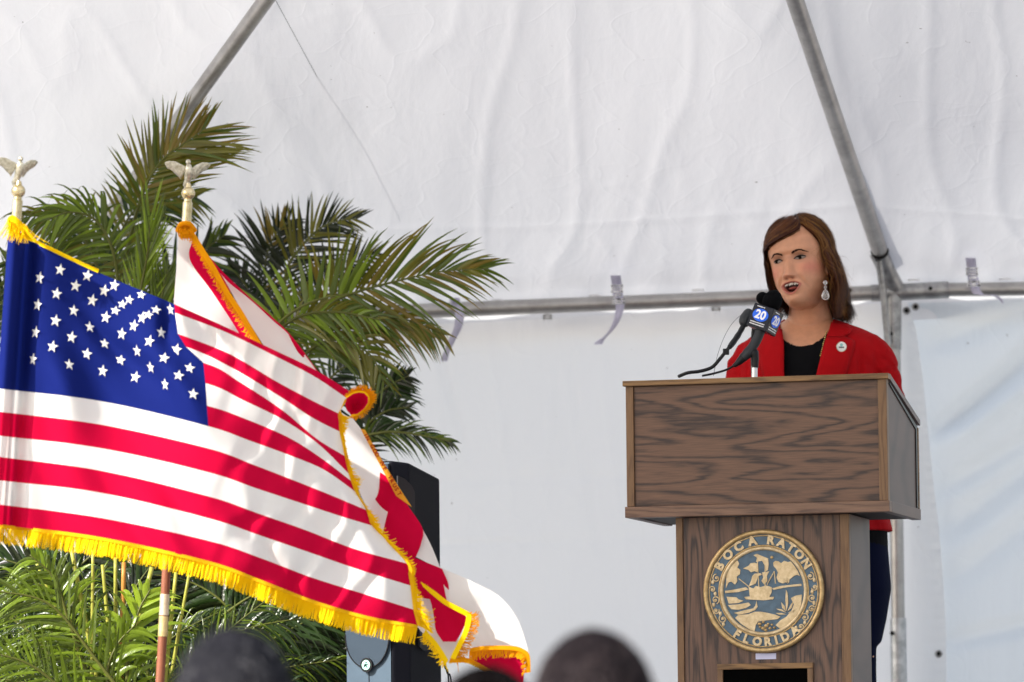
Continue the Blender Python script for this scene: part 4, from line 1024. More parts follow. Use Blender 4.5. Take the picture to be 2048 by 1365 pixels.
# palm in the middle
t2, b2 = palm('broad areca palm behind the white flag with fronds reaching over the pipe', 600, 15.25)
frond(t2, [(560,760,15.2),(600,690,15.1),(653,617,15.0),(697,590,14.95),(796,562,14.9),(885,543,14.88),(975,538,14.86)], 40, .24, .0125, 66, 18, .16, (OLI, MID, MID, BRN), 11, (1.12, 1.0), lprof=lambda t: (.4+.6*sm(.1,.35,t))*(1-.62*sm(.55,1,t)), start=.24, sep=True)
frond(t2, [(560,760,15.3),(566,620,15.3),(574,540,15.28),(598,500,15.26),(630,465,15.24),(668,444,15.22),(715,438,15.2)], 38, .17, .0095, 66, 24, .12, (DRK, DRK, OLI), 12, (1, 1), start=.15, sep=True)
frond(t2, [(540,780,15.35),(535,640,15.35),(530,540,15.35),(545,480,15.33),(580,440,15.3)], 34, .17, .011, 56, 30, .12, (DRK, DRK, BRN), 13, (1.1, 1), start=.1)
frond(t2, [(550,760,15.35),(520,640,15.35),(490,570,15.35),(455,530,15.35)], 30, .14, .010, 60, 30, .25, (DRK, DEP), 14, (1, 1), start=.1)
frond(t2, [(585,770,15.3),(610,650,15.35),(650,580,15.35),(700,530,15.35),(760,505,15.33)], 34, .17, .010, 70, 30, .15, (DRK, OLI), 15, (1, 1), start=.1)
# bright arching leaflets in front
frond(t2, [(520,700,14.9),(555,650,14.85),(600,615,14.8),(650,596,14.78),(720,585,14.76)], 15, .225, .019, 95, 55, .12, (BRI, MID, BRI), 16, (1, 0), lprof=lambda t: .95-.35*t, start=.05, sep=True)
frond(t2, [(530,720,14.9),(560,660,14.88),(610,630,14.85),(680,625,14.83),(760,640,14.8)], 26, .15, .011, 60, 30, .4, (MID, BRI, OLI), 17, (.8, 1), start=.1, sep=True)
frond(t2, [(600,760,15.0),(640,680,14.98),(720,640,14.96),(810,640,14.94),(890,670,14.92)], 30, .17, .0125, 50, 24, .35, (BRN, OLI, MID), 18, (.7, 1), start=.15)
frond(t2, [(585,760,15.0),(620,700,14.95),(680,680,14.93),(740,710,14.9),(770,770,14.9)], 22, .16, .014, 55, 28, .45, (MID, OLI), 19, (1, .9), start=.1)
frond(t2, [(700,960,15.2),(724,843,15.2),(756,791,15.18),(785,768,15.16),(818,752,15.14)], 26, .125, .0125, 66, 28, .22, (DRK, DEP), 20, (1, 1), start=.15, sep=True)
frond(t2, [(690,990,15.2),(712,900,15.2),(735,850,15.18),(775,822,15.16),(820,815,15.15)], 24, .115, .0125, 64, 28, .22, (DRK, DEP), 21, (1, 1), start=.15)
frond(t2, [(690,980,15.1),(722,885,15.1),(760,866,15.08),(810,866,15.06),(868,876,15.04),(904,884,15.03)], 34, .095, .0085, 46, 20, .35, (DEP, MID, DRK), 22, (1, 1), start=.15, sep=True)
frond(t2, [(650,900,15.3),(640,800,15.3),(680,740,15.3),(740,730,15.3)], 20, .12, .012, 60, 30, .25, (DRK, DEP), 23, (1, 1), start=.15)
for (x, y, q) in ((560,760,0), (540,780,-.05), (585,770,.05), (520,700,-.08), (690,990,.08), (700,960,.06)): cane(t2, b2 + Vector((q, 0, .21)), P(x, y, 15.2), .009)

# sunlit palms low on the left
def low_palm(label, px, Y, spec, canes):
    t, b_ = palm(label, px, Y)
    for i, (pts, kw) in enumerate(spec): frond(t, [(x, y, Y + dy) for x, y, dy in pts], **kw)
    for (x0, y0, x1, y1, r, m, dy) in canes:
        a = P(x1, y1, Y + dy); c_ = P(x0, y0, Y + dy); dd = (a - c_); bot = a + dd * ((STAGE_Z + .21 - a.z) / dd.z)
        cane(t, bot, c_, r, m)
    return t
rr = random.Random(21)
def scatter(n, x0, x1, y0, y1, seed, dr=(0, .25), L=.2, mats=(MID, DEP, BRI), lean=0, W=.011):
    q = random.Random(seed); out = []
    for i in range(n):
        bx = q.uniform(x0, x1); by = q.uniform(y1 - 60, y1 + 60); a = q.uniform(-1.1, 1.1) + lean; ln_ = q.uniform(230, 420); dy = q.uniform(*dr); cv = q.uniform(.2, .8) * (1 if a > 0 else -1)
        pts = []
        for t in (0, .33, .66, 1):
            an = a + cv * t; pts.append((bx + math.sin(an) * ln_ * t, by - math.cos(an) * ln_ * t * .9, dy + .03*t))
        out.append((pts, dict(n=30, L=L * q.uniform(.8, 1.15), W=W * q.uniform(.8, 1.3), a0=58, a1=26, droop=q.uniform(.3, .9), mats=mats, seed=seed*100 + i, start=.12, rw=.004)))
    return out
t3 = low_palm('sunlit bushy areca palm low at the left edge under the flag', 90, 14.05,
    scatter(13, -20, 200, 1080, 1430, 31, (-.1, .3), .17, (MID, BRI, DEP), W=.0048) + scatter(10, -60, 260, 1000, 1290, 33, (.45, .75), .2, (DEP, DRK), W=.013) + scatter(14, -60, 200, 1080, 1480, 32, (.2, .5), .2, (DEP, DRK), W=.012) +
    [([(330,1500,-.1),(200,1330,-.12),(100,1210,-.15),(-20,1180,-.18)], dict(n=26, L=.22, W=.009, a0=50, a1=30, droop=.45, mats=(BRI, MID), seed=311, start=.1, sep=True)),
     ([(260,1480,-.1),(150,1400,-.12),(60,1330,-.15),(-40,1300,-.18)], dict(n=26, L=.2, W=.009, a0=50, a1=30, droop=.35, mats=(BRI, MID), seed=312, start=.1, sep=True)),
     ([(200,1420,-.05),(140,1250,-.06),(110,1160,-.08),(60,1110,-.1)], dict(n=22, L=.2, W=.012, a0=60, a1=35, droop=.7, mats=(BRI, MID), seed=313, start=.1, sep=True)),
     ([(150,1440,0),(160,1300,-.02),(110,1190,-.04),(20,1150,-.05)], dict(n=26, L=.2, W=.012, a0=60, a1=30, droop=.5, mats=(MID, BRI), seed=314, start=.1, sep=True))],
    [(142,1095,190,1340,.008,stemm,-.05), (186,1100,184,1330,.006,stemm,-.07), (70,1120,150,1300,.006,stemm,.05)])
t4 = low_palm('sunlit areca palm clump with yellow canes behind the flagpole foot', 300, 14.15,
    scatter(13, 180, 420, 1080, 1430, 41, (-.15, .3), .17, (MID, BRI, DEP), W=.0048) + scatter(12, 180, 520, 1000, 1290, 43, (.4, .65), .2, (DEP, DRK), W=.013) + scatter(16, 130, 480, 1080, 1450, 42, (.15, .5), .2, (DEP, DRK, DEP), W=.012) +
    [([(260,1460,-.15),(255,1330,-.15),(275,1230,-.15),(300,1180,-.15)], dict(n=14, L=.2, W=.018, a0=50, a1=30, droop=.5, mats=(BRI, LIM), seed=411, start=.1, sep=True)),
     ([(230,1460,-.2),(215,1350,-.2),(235,1290,-.2),(270,1250,-.2)], dict(n=12, L=.2, W=.016, a0=50, a1=30, droop=.8, mats=(BRI,), seed=412, start=.1, sep=True))],
    [(231,1115,231,1340,.007,stemm,-.05), (248,1125,243,1330,.0085,stemo,-.08), (304,1135,255,1330,.009,stemm,-.02), (205,1130,225,1340,.007,stemm,0), (352,1145,330,1365,.007,stemm,-.1), (378,1150,340,1365,.006,stemm,.05)])
t5 = low_palm('areca palm right of the flagpole with fronds drooping towards the loudspeaker', 480, 14.85,
    scatter(9, 400, 560, 1100, 1450, 51, (-.1, .25), .17, (DEP, MID, DEP), W=.009) + scatter(9, 380, 560, 1080, 1450, 52, (.1, .35), .2, (DRK, DEP), W=.011) +
    [([(470,1440,0),(520,1280,0),(590,1220,0),(680,1240,-.02)], dict(n=30, L=.17, W=.012, a0=60, a1=28, droop=.35, mats=(DEP, MID, DRK), seed=511, start=.1, sep=True)),
     ([(480,1460,0),(540,1330,0),(610,1290,0),(690,1300,-.02)], dict(n=30, L=.17, W=.012, a0=60, a1=28, droop=.35, mats=(DEP, DRK), seed=512, start=.1, sep=True)),
     ([(440,1460,0),(470,1290,0),(520,1180,0),(600,1170,-.02)], dict(n=30, L=.17, W=.012, a0=60, a1=28, droop=.3, mats=(DEP, MID), seed=513, start=.1, sep=True)),
     ([(500,1480,0),(580,1380,0),(640,1350,0),(700,1380,-.02)], dict(n=26, L=.16, W=.012, a0=60, a1=28, droop=.35, mats=(DRK, DEP), seed=514, start=.1))],
    [(420,1150,400,1365,.006,stemm,.0), (470,1200,440,1365,.006,stemm,.05)])
# ------------------------------------------------------------------ people
from mathutils.bvhtree import BVHTree
MCI = MC.transposed()
def proj(v):
    d = MCI @ (Vector(v) - CAM); return (1024 + F * d.x / -d.z, 682.5 - F * d.y / -d.z)
def remesh(mb, voxel, name='tmp', smooth_it=2):
    me = bpy.data.meshes.new('tmp'); me.from_pydata(mb.v, [], mb.f); o = bpy.data.objects.new('tmp', me); COL.objects.link(o)
    m = o.modifiers.new('r', 'REMESH'); m.mode = 'VOXEL'; m.voxel_size = voxel; m.use_smooth_shade = True
    if smooth_it: s = o.modifiers.new('s', 'SMOOTH'); s.factor = .5; s.iterations = smooth_it
    dg = bpy.context.evaluated_depsgraph_get(); out = bpy.data.meshes.new_from_object(o.evaluated_get(dg))
    bpy.data.objects.remove(o); bpy.data.meshes.remove(me); out.name = name; return out
def mesh_obj(name, me, mats, parent):
    me.materials.clear()
    for m in (mats if isinstance(mats, list) else [mats]): me.materials.append(m)
    me.polygons.foreach_set('use_smooth', [True] * len(me.polygons))
    o = bpy.data.objects.new(name, me); COL.objects.link(o); o.parent = parent
    o.matrix_parent_inverse = parent.matrix_world.inverted(); return o
def lerp_tab(tab, z):
    if z <= tab[0][0]: return tab[0][1:]
    for a, b in zip(tab, tab[1:]):
        if z <= b[0]:
            t = (z - a[0]) / (b[0] - a[0]); t = t*t*(3-2*t)*.4 + t*.6
            return tuple(p + (q - p) * t for p, q in zip(a[1:], b[1:]))
    return tab[-1][1:]
HEAD = [(-.126, .010, .048, -.030), (-.122, .028, .070, .00), (-.114, .035, .082, .02), (-.100, .0440, .0865, .042), (-.080, .0558, .0865, .062), (-.055, .0668, .0855, .078), (-.025, .0705, .0845, .090),
        (.0, .0735, .0835, .097), (.03, .0755, .0890, .101), (.055, .0745, .0885, .100), (.080, .0665, .0780, .090), (.100, .0500, .0590, .068), (.112, .032, .038, .042), (.118, .010, .012, .012)]
def g2(x, z, cx, cz, sx, sz): return math.exp(-((x-cx)/sx)**2 - ((z-cz)/sz)**2)
MZ, MA, MBh = -.0695, .0240, .0092; MBL = .0200
def mouth_e(x, z):
    b = MBh if z > MZ else MBL; a = MA * (1 - .30 * min(1, max(0, (MZ - z) / MBL))); return math.sqrt((x/a)**2 + ((z - MZ)/b)**2)
def face_disp(x, z):
    d = 0
    t = (.010 - z) / .056
    if 0 < t < 1.12:
        h = .003 + .0215 * min(1, t)**1.25; h *= 1 - sm(.93, 1.10, t); d += h * math.exp(-abs(x / (.0068 + .0062*t))**2.2)
    d += .0085 * (g2(x, z, -.0135, -.0435, .0075, .0075) + g2(x, z, .0135, -.0435, .0075, .0075))
    d -= .006 * (g2(x, z, -.0075, -.0500, .0042, .0032) + g2(x, z, .0075, -.0500, .0042, .0032))
    for s in (-1, 1):
        d -= .0095 * g2(x, z, s*.031, .003, .020, .013)
        d += .0045 * g2(x, z, s*.031, .0005, .014, .0085)
        d -= .003 * g2(x, z, s*.031, .0095, .015, .003)
        d += .0035 * g2(x, z, s*.032, .023, .024, .007)
        d += .0065 * g2(x, z, s*.041, -.033, .020, .020)
        d -= .0042 * g2(x - s*.55*(-.055 - z), z, s*.029, -.056, .0048, .019)
        d += .0022 * g2(x - s*.55*(-.055 - z), z, s*.038, -.054, .006, .018)
        d -= .0016 * g2(x, z, s*.026, -.012, .014, .0035)
        d += .002 * g2(x, z, s*.052, -.085, .02, .02)
    d -= .002 * g2(x, z, 0, .012, .01, .006)
    d += .0075 * g2(x, z, 0, -.074, .030, .024)
    e = mouth_e(x, z)
    d += .0042 * math.exp(-((e - 1.12) / .20)**2)
    d -= .026 * (1 - sm(.62, 1.0, e))
    d += .0075 * g2(x, z, 0, -.108, .019, .013); d -= .0035 * g2(x, z, 0, -.0945, .017, .005)
    return d
def surf(x, z):
    wx, yf, yb = lerp_tab(HEAD, z); q = min(1, abs(x) / wx)
    return -yf * (1 - q**2.3)**(1/2.3) - face_disp(x, z)
def head_grid(mb, M, face=True, n=150, m=130, wide=1.0):
    rows = []
    for i in range(m + 1):
        z = -.126 + .244 * (.5 - .5 * math.cos(math.pi * i / m)) if False else -.126 + .244 * i / m
        wx, yf, yb = lerp_tab(HEAD, z); row = []
        for j in range(n):
            a = 2 * math.pi * j / n; s, c = math.sin(a), math.cos(a)
            x = wx * math.copysign(abs(s)**(2/2.3), s)
            if c > 0:
                y = -yf * abs(c)**(2/2.3)
                if face: y -= face_disp(x, z) * sm(0, .25, c)
            else: y = yb * abs(c)**(2/2.1)
            row.append(M @ Vector((x * wide, y, z)))
        rows.append(row)
    mb.grid(rows, close=True); k = len(mb.v)
    mb.f.append(tuple(range(k - n, k))); mb.m.append(0); mb.f.append(tuple(range(k - n*(m+1), k - n*m))[::-1]); mb.m.append(0)
def loft(mb, rings, M, n=48, p=2.3, sc=1.0):
    """rings: (z, half width, half depth, yc, xc)"""
    rows = []
    for r in rings:
        z, w, d, yc, xc = r; row = []
        for j in range(n):
            a = 2*math.pi*j/n; s, c = math.sin(a), math.cos(a)
            row.append(M @ Vector((xc + w*sc*math.copysign(abs(s)**(2/p), s), yc - d*sc*math.copysign(abs(c)**(2/p), c), z)))
        rows.append(row)
    mb.grid(rows, close=True); k = len(mb.v)
    mb.f.append(tuple(range(k-n, k))); mb.m.append(0); mb.f.append(tuple(range(k-n*len(rings), k-n*(len(rings)-1)))[::-1]); mb.m.append(0)
def smooth_rings(rs, k=5):
    c = [Vector(r[:3]) for r in rs]; c2 = [Vector((r[3], r[4], 0)) for r in rs]; n = (len(rs)-1)*k+1
    a, b = cr(c, n), cr(c2, n); return [(p.x, p.y, p.z, q.x, q.y) for p, q in zip(a, b)]
def hand(mb, w, d, up, s=1.0, left=False):
    """palm and five unequal bent fingers; w wrist, d pointing direction, up back of the hand"""
    d = d.normalized(); sd = d.cross(up).normalized(); sd = -sd if left else sd; up = up - d*up.dot(d); up.normalize()
    mb.tube([w - d*.03*s, w + d*.02*s, w + d*.05*s, w + d*.085*s], [.024*s, .030*s, .037*s, .032*s], 14, flat=.42, up=sd)
    for i, (o, L) in enumerate(((-.027, .058), (-.009, .070), (.010, .076), (.028, .068))):
        b = w + d*.075*s + sd*o*s; dd = (d + sd*(o*2.5)).normalized()
        mb.tube(cr([b, b + dd*L*.45*s + up*.004, b + dd*L*.8*s - up*.006*s, b + dd*L*s - up*.018*s], 8), [.0092*s]*5 + [.0084*s, .0078*s, .0058*s], 10)
    b = w + d*.02*s + sd*.026*s
    mb.tube(cr([b, b + sd*.022*s + d*.022*s, b + sd*.030*s + d*.048*s, b + sd*.028*s + d*.066*s - up*.006], 8), [.0125*s, .0120*s, .0110*s, .0105*s, .0100*s, .0095*s, .0085*s, .006*s], 10)

WYD = 14.74
HM = Matrix.Translation(P(1600, 525, 14.68)) @ Matrix.Rotation(R(-8), 4, 'Y') @ Matrix.Rotation(R(-25), 4, 'Z') @ Matrix.Rotation(R(-3), 4, 'X')
bc_ = P(1622, 700, WYD); BO = Vector((bc_.x, WYD, 0))
BMx = Matrix.Translation(BO) @ Matrix.Rotation(R(-16), 4, 'Z')
def zp(y): return P(1622, y, WYD).z
wom = thing('person', 'woman in a red blazer speaking at the lectern, mouth open', 'person', (BO.x, BO.y, STAGE_Z))
sh = zp(668)
TOR = [(zp(1290), .165, .125, .01, 0), (zp(1180), .195, .140, .015, 0), (zp(1063), .200, .142, .015, 0), (zp(960), .178, .128, .01, 0), (zp(880), .168, .122, .005, 0), (zp(800), .182, .130, .0, 0), (zp(740), .190, .128, .0, 0), (zp(700), .186, .112, .004, 0),
       (zp(676), .172, .092, .010, 0), (zp(662), .142, .078, .013, -.001), (zp(650), .104, .068, .016, -.004), (zp(640), .072, .060, .018, -.008), (zp(632), .058, .055, .02, -.010)]
RG = smooth_rings(TOR)
skin_b = MB()
head_grid(skin_b, HM)
nb = HM @ Vector((0, .028, -.07)); nl = BMx @ Vector((-.004, .016, zp(662))); nl2 = BMx @ Vector((0, .012, zp(720)))
skin_b.tube(cr([HM @ Vector((0, .02, -.03)), nb, (nb + nl)/2, nl, nl2], 16), [.055]*5 + [.0525]*3 + [.055, .058, .062, .068, .078, .085, .09, .08], 28)
loft(skin_b, [r for r in RG if True], BMx, sc=.90)
# ears
for s in (-1, 1): skin_b.ball(HM @ Vector((s*.0735, .012, -.012)), (.007, .017, .029), 14, 10, M=HM.to_3x3())
for s in (-1, 1): skin_b.ball(HM @ Vector((s*.0725, .004, -.036)), (.006, .009, .010), 10, 8, M=HM.to_3x3())
# arms and hands
SHD = {}
for s in (-1, 1):
    a = BMx @ Vector((s*.158, .01, zp(728))); e_ = BMx @ Vector((s*.208, .02, zp(905))); h_ = BMx @ Vector((s*.17, -.20, zp(880)))
    SHD[s] = (a, e_, h_)
    skin_b.tube(cr([BMx @ Vector((s*.12, .01, zp(735))), a, (a+e_)/2 + Vector((s*.006, 0, 0)), e_, (e_+h_)/2, h_], 20), [.028, .030, .033, .036] + [.038]*4 + [.037]*4 + [.034]*4 + [.031, .028, .027, .025], 16)
    hand(skin_b, h_, (BMx.to_3x3() @ Vector((-s*.25, -1, .02))), Vector((0, 0, 1)), .95, left=(s < 0))
# legs to the stage
for s in (-1, 1):
    hp_ = BMx @ Vector((s*.085, .015, zp(1240))); kn = BMx @ Vector((s*.09, .0, STAGE_Z + .46)); an = BMx @ Vector((s*.09, .03, STAGE_Z + .10))
    skin_b.tube(cr([hp_, (hp_+kn)/2, kn, (kn+an)/2 + Vector((0, .01, 0)), an, an - Vector((0, 0, .06))], 20), [.085]*4 + [.072]*4 + [.055]*4 + [.05, .045, .040, .036, .034, .034, .034, .03], 18)
    skin_b.tube([BMx @ Vector((s*.09, .06, STAGE_Z + .035)), BMx @ Vector((s*.09, 0, STAGE_Z + .035)), BMx @ Vector((s*.095, -.10, STAGE_Z + .025)), BMx @ Vector((s*.098, -.15, STAGE_Z + .02))], [.03, .036, .036, .018], 14, flat=1.0)
me = remesh(skin_b, .0026, 'body', 1)
n = len(me.vertices); co_ = np.empty(n*3); me.vertices.foreach_get('co', co_); co_ = co_.reshape(n, 3)
Hi = np.array(HM.inverted()); lc_h = co_ @ Hi[:3, :3].T + Hi[:3, 3]
X, Yh, Zh = lc_h[:, 0], lc_h[:, 1], lc_h[:, 2]
colr = np.tile(np.array([.57, .275, .160]), (n, 1))
def blend(mask, c):
    global colr
    m_ = np.clip(mask, 0, 1)[:, None]; colr = colr * (1 - m_) + np.array(c) * m_
front = (Yh < -.01) & (np.abs(X) < .09) & (Zh > -.14) & (Zh < .13)
def G(cx, cz, sx, sz): return np.exp(-((X-cx)/sx)**2 - ((Zh-cz)/sz)**2) * front
blend(.48 * (G(.053, -.026, .026, .018) + G(-.050, -.028, .024, .018)), (.58, .13, .10))
blend(.35 * (G(0, -.112, .05, .010)), (.34, .16, .09))
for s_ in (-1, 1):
    xx = X - s_*.55*(-.055 - Zh); blend(.38 * np.exp(-((xx - s_*.029)/.0035)**2 - ((Zh + .058)/.018)**2) * front, (.27, .11, .065))  # smile folds: crease shade put into the skin colour
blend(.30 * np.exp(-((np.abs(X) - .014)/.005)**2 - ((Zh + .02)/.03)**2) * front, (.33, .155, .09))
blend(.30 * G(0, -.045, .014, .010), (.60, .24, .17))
blend(.75 * (G(.031, .007, .020, .0085) + G(-.031, .007, .020, .0085)), (.17, .075, .045))  # brown eye make-up, with eye-socket shade put into the same colour
blend(.35 * (G(.032, -.008, .016, .006) + G(-.032, -.008, .016, .006)), (.40, .22, .15))
b2 = np.where(Zh > MZ, MBh, MBL); e = np.sqrt((X/(MA * (1 - .30*np.clip((MZ - Zh)/MBL, 0, 1))))**2 + ((Zh-MZ)/b2)**2)
fm = front & (Yh < -.04)
blend(np.where(fm, np.clip((1.30 - e)/.14, 0, 1) * np.clip((e-.70)/.08, 0, 1), 0) * .8, (.36, .085, .07))
blend(np.where(fm, np.clip((.86 - e)/.08, 0, 1), 0), (.055, .010, .010))
blend(.8 * (G(.0078, -.0505, .0045, .0030) + G(-.0078, -.0505, .0045, .0030)), (.12, .04, .03))
nrs = np.array([nz(*(c * 22)) for c in lc_h[::1]]) if n < 5 else 0
att = me.color_attributes.new('skin_col', 'FLOAT_COLOR', 'POINT'); att.data.foreach_set('color', np.concatenate([colr, np.ones((n, 1))], 1).astype(np.float32).ravel())
skm = mat('skin', (.56, .32, .22), .42, attr='skin_col', var=.06, vscale=75, bump=.15, bscale=700, spec=.45)
pb = skm.node_tree.nodes['Principled BSDF']; pb.inputs['Subsurface Weight'].default_value = .12; pb.inputs['Subsurface Radius'].default_value = (.012, .005, .003); pb.inputs['Subsurface Scale'].default_value = .6
body = mesh_obj('body', me, skm, wom)
# eyes
eyew = mat('eye_white', (.26, .20, .17), .4, spec=.2); iris = mat('iris_brown', (.006, .0035, .002), .6, spec=.05); lash = mat('lash_dark', (.012, .008, .007), .6); browm = mat('brow_brown', (.030, .014, .009), .8)
def sp3(x, z, o=.0): return HM @ Vector((x, surf(x, z) - o, z))
for s in (-1, 1):
    cx, cz = s*.0312, .0005; rows = []
    nx_ = 16
    up = lambda t: .0054 * math.sin(math.pi * t)**.8; dn = lambda t: -.0036 * math.sin(math.pi * t)**.9
    for i in range(nx_ + 1):
        t = i / nx_; x = cx + (t - .5) * .0295; tilt = .0012 * (t - .5) * s * 2
        rows.append([sp3(x, cz + tilt + dn(t) + (up(t) - dn(t)) * j / 6, .0012 + .0016*math.sin(math.pi*t)*math.sin(math.pi*j/6)) for j in range(7)])
    ey = MB().grid(rows).build('eye', eyew, wom, smooth=True)
    ix = cx - .0018; b = MB(); cpt = sp3(ix, cz + .0006, .0031)
    nrm = (HM.to_3x3() @ Vector((s*.15, -1, 0))).normalized(); uu = (HM.to_3x3() @ UX); uu = (uu - nrm*uu.dot(nrm)).normalized(); vv = nrm.cross(uu)
    b.add([cpt] + [cpt - nrm*.0004 + (uu*math.cos(a) * .0074 + vv*math.sin(a) * (.0052)) for a in [2*math.pi*k/20 for k in range(20)]], [(0, k+1, (k+1) % 20 + 1) for k in range(20)])
    b.build('iris', iris, ey)
    pts = [sp3(cx + (t - .5) * .030, cz + .0012 * (t-.5)*s*2 + up(t) + .0005, .0026) for t in [k/12 for k in range(13)]]
    MB().tube(pts, [.0009 + .0013*math.sin(math.pi*k/12) for k in range(13)], 6).build('eyelashes', lash, wom, smooth=True)
    pts = [sp3(cx + (t - .5) * .028, cz + dn(t) - .0004, .0018) for t in [k/12 for k in range(13)]]
    MB().tube(pts, .0005, 5).build('lower_lashes', mat('lash_brown', (.10, .05, .035), .7), wom, smooth=True)
    b = MB(); rr = random.Random(5 + s)
    for k in range(170):
        t = rr.random(); x = s * (.0125 + .036 * t); zc = .0145 + .0068 * math.sin(math.pi * min(1, t*1.25)**.9 * .62) - .0075 * max(0, t - .62) * 2
        z = zc + rr.uniform(-.0025, .0025) * (1 - .7*t); L_ = .006
        b.tube([sp3(x, z, .0004), sp3(x + s*L_*.9, z + L_*(.35 - .7*t), .0009)], [.00045, .0002], 4)
    b.build('eyebrow', browm, wom)
# teeth and tongue inside the open mouth
tb = MB(); rows = []
for k in range(8):
    x0 = (-4 + k) * .0049 + .00245; yy = surf(x0, MZ + .020) + .0075 + 5*x0*x0
    tb.ball(HM @ Vector((x0, yy, MZ + .0052 - 5*x0*x0)), (.0026, .0022, .0040 if abs(k - 3.5) < 2 else .0034), 10, 8, M=HM.to_3x3())
tb.build('upper_teeth', mat('tooth', (.80, .77, .70), .2), wom, smooth=True)
MB().ball(HM @ Vector((0, -.070, MZ - .006)), (.014, .014, .0045), 14, 8, M=HM.to_3x3()).build('tongue', mat('tongue_red', (.30, .07, .06), .35), wom, smooth=True)

# --- clothes
def strip_verts(me, kill):
    bm = bmesh.new(); bm.from_mesh(me); dv = [v for v in bm.verts if kill(v.co)]
    bmesh.ops.delete(bm, geom=dv, context='VERTS'); bm.to_mesh(me); bm.free(); return me
RED = mat('blazer_red', (.35, .002, .005), .85, var=.07, vscale=25, bump=.35, bscale=900, spec=.12)
jb = MB(); JR = [r for r in RG if zp(1064) <= r[0] <= zp(636)]
JR = [(zp(1066), .206, .148, .015, 0)] + JR[2:]
loft(jb, JR, BMx, sc=1.0)
for s in (-1, 1):
    a, e_, h_ = SHD[s]
    a0 = BMx @ Vector((s*.105, .008, zp(714))); a = BMx @ Vector((s*.160, .008, zp(718)))
    pts = cr([a0, a, a + Vector((s*.022, 0, -.055)), (a+e_)/2 + Vector((s*.010, 0, 0)), e_ + Vector((s*.008, .01, 0)), (e_+h_)/2 + Vector((0, 0, -.005)), h_ + (e_-h_)*.12], 30)
    rad = [.043, .046, .050, .053, .056, .057, .057, .056, .055, .055, .054, .054, .053, .053, .053, .053, .054, .054, .053, .052, .051, .050, .049, .048, .046, .045, .044, .043, .042, .042]
    rad = [q + .0028*math.sin(i*1.9) + .002*math.sin(i*3.1 + s) for i, q in enumerate(rad)]
    jb.tube(pts, rad, 22, flat=.92)
me = remesh(jb, .005, 'jacket', 3)
neck_c = nl.copy()
def edge_r(py):
    for (a, xa), (b, xb) in zip(EDR, EDR[1:]):
        if py <= b: return xa + (xb-xa) * max(0, py-a)/(b-a)
    return EDR[-1][1]
EDR = [(630, 1668), (655, 1662), (690, 1650), (745, 1636), (850, 1612), (900, 1590)]
EDL = [(630, 1556), (655, 1562), (690, 1566), (745, 1566), (850, 1580), (900, 1590)]
def edge_l2(py):
    for (a, xa), (b, xb) in zip(EDL, EDL[1:]):
        if py <= b: return xa + (xb-xa) * max(0, py-a)/(b-a)
    return EDL[-1][1]
BI = BMx.inverted()
def kill_j(v):
    x, y = proj(v); l = BI @ v
    if math.hypot(v.x - neck_c.x, (v.y - neck_c.y) * .95) < .066 and v.z > zp(690): return True
    return l.y < .0 and edge_l2(y) < x < edge_r(y) and 600 < y < 895
bvhJ = BVHTree.FromPolygons([v.co for v in me.vertices], [tuple(p.vertices) for p in me.polygons])
strip_verts(me, kill_j)
# creases in the cloth
jk = mesh_obj('blazer', me, RED, wom)
for v in me.vertices:
    l = BI @ v.co; l2 = abs(l.x) - .15; arm = sm(.0, .03, l2)
    d_ = nz(v.co.x*14, v.co.y*8, v.co.z*22) * .004 + nz(v.co.x*30 + 5, v.co.y*20, v.co.z*26) * .0018 + - .008 * math.exp(-((abs(l.x) - .150) / .007)**2) * (1 - sm(zp(740), zp(690), v.co.z)) + arm * .007 * (1 - abs(nz(v.co.x*10, 3, v.co.z*20 + v.co.x*16)) * 3)
    v.co += Vector((0, -1, 0)) * d_
md = jk.modifiers.new('thick', 'SOLIDIFY'); md.thickness = .003; md.offset = -1
def onto(bvh, px, py, off):
    d = (P(px, py, 14) - CAM).normalized(); h = bvh.ray_cast(CAM, d)
    if h[0] is None: return None
    return h[0] - d * off
def lapel(name, xin, xout, y0, y1, ny=26, nx=8, off=.0125):
    rows = []
    for i in range(ny + 1):
        py = y0 + (y1-y0)*i/ny; row = []; a, b = xin(py), xout(py)
        for j in range(nx + 1):
            p = onto(bvhJ, a + (b-a)*j/nx, py, off * (1 if 0 < j < nx else .35 if j == nx else .8))
            row.append(p if p is not None else (row[-1] if row else P(a, py, WYD)))
        rows.append(row)
    o = MB().grid(rows).build(name, RED, wom, smooth=True); md = o.modifiers.new('t', 'SOLIDIFY'); md.thickness = .004; md.offset = 0; return o
def tabf(tab):
    def f(y):
        if y <= tab[0][0]: return tab[0][1]
        for (a, xa), (b, xb) in zip(tab, tab[1:]):
            if y <= b: return xa + (xb-xa)*(y-a)/(b-a)
        return tab[-1][1]
    return f
lapel('lapel', lambda y: edge_r(y)-2, tabf([(674, 1690), (677, 1700), (684, 1712), (745, 1694), (890, 1600)]), 674, 892)
lapel('collar', lambda y: edge_r(y)-2, tabf([(644, 1694), (660, 1704), (668, 1700), (673.5, 1688)]), 646, 673.5, 10)
lapel('lapel', lambda y: edge_l2(y)+2, tabf([(655, 1536), (672, 1520), (684, 1514), (745, 1524), (890, 1582)]), 660, 892)
blo = MB(); loft(blo, [r for r in RG if r[0] < zp(640)], BMx, sc=.955); me = remesh(blo, .003, 'blouse', 2)
def kill_b(v):
    x, y = proj(v); yn = 692 - ((x - 1604) / 46.0)**2 * 22
    return y < yn
bvhB = BVHTree.FromPolygons([v.co for v in me.vertices], [tuple(p.vertices) for p in me.polygons])
strip_verts(me, kill_b); bl_ = mesh_obj('blouse', me, mat('black_knit', (.004, .004, .005), .9, spec=.08, bump=.3, bscale=800), wom)
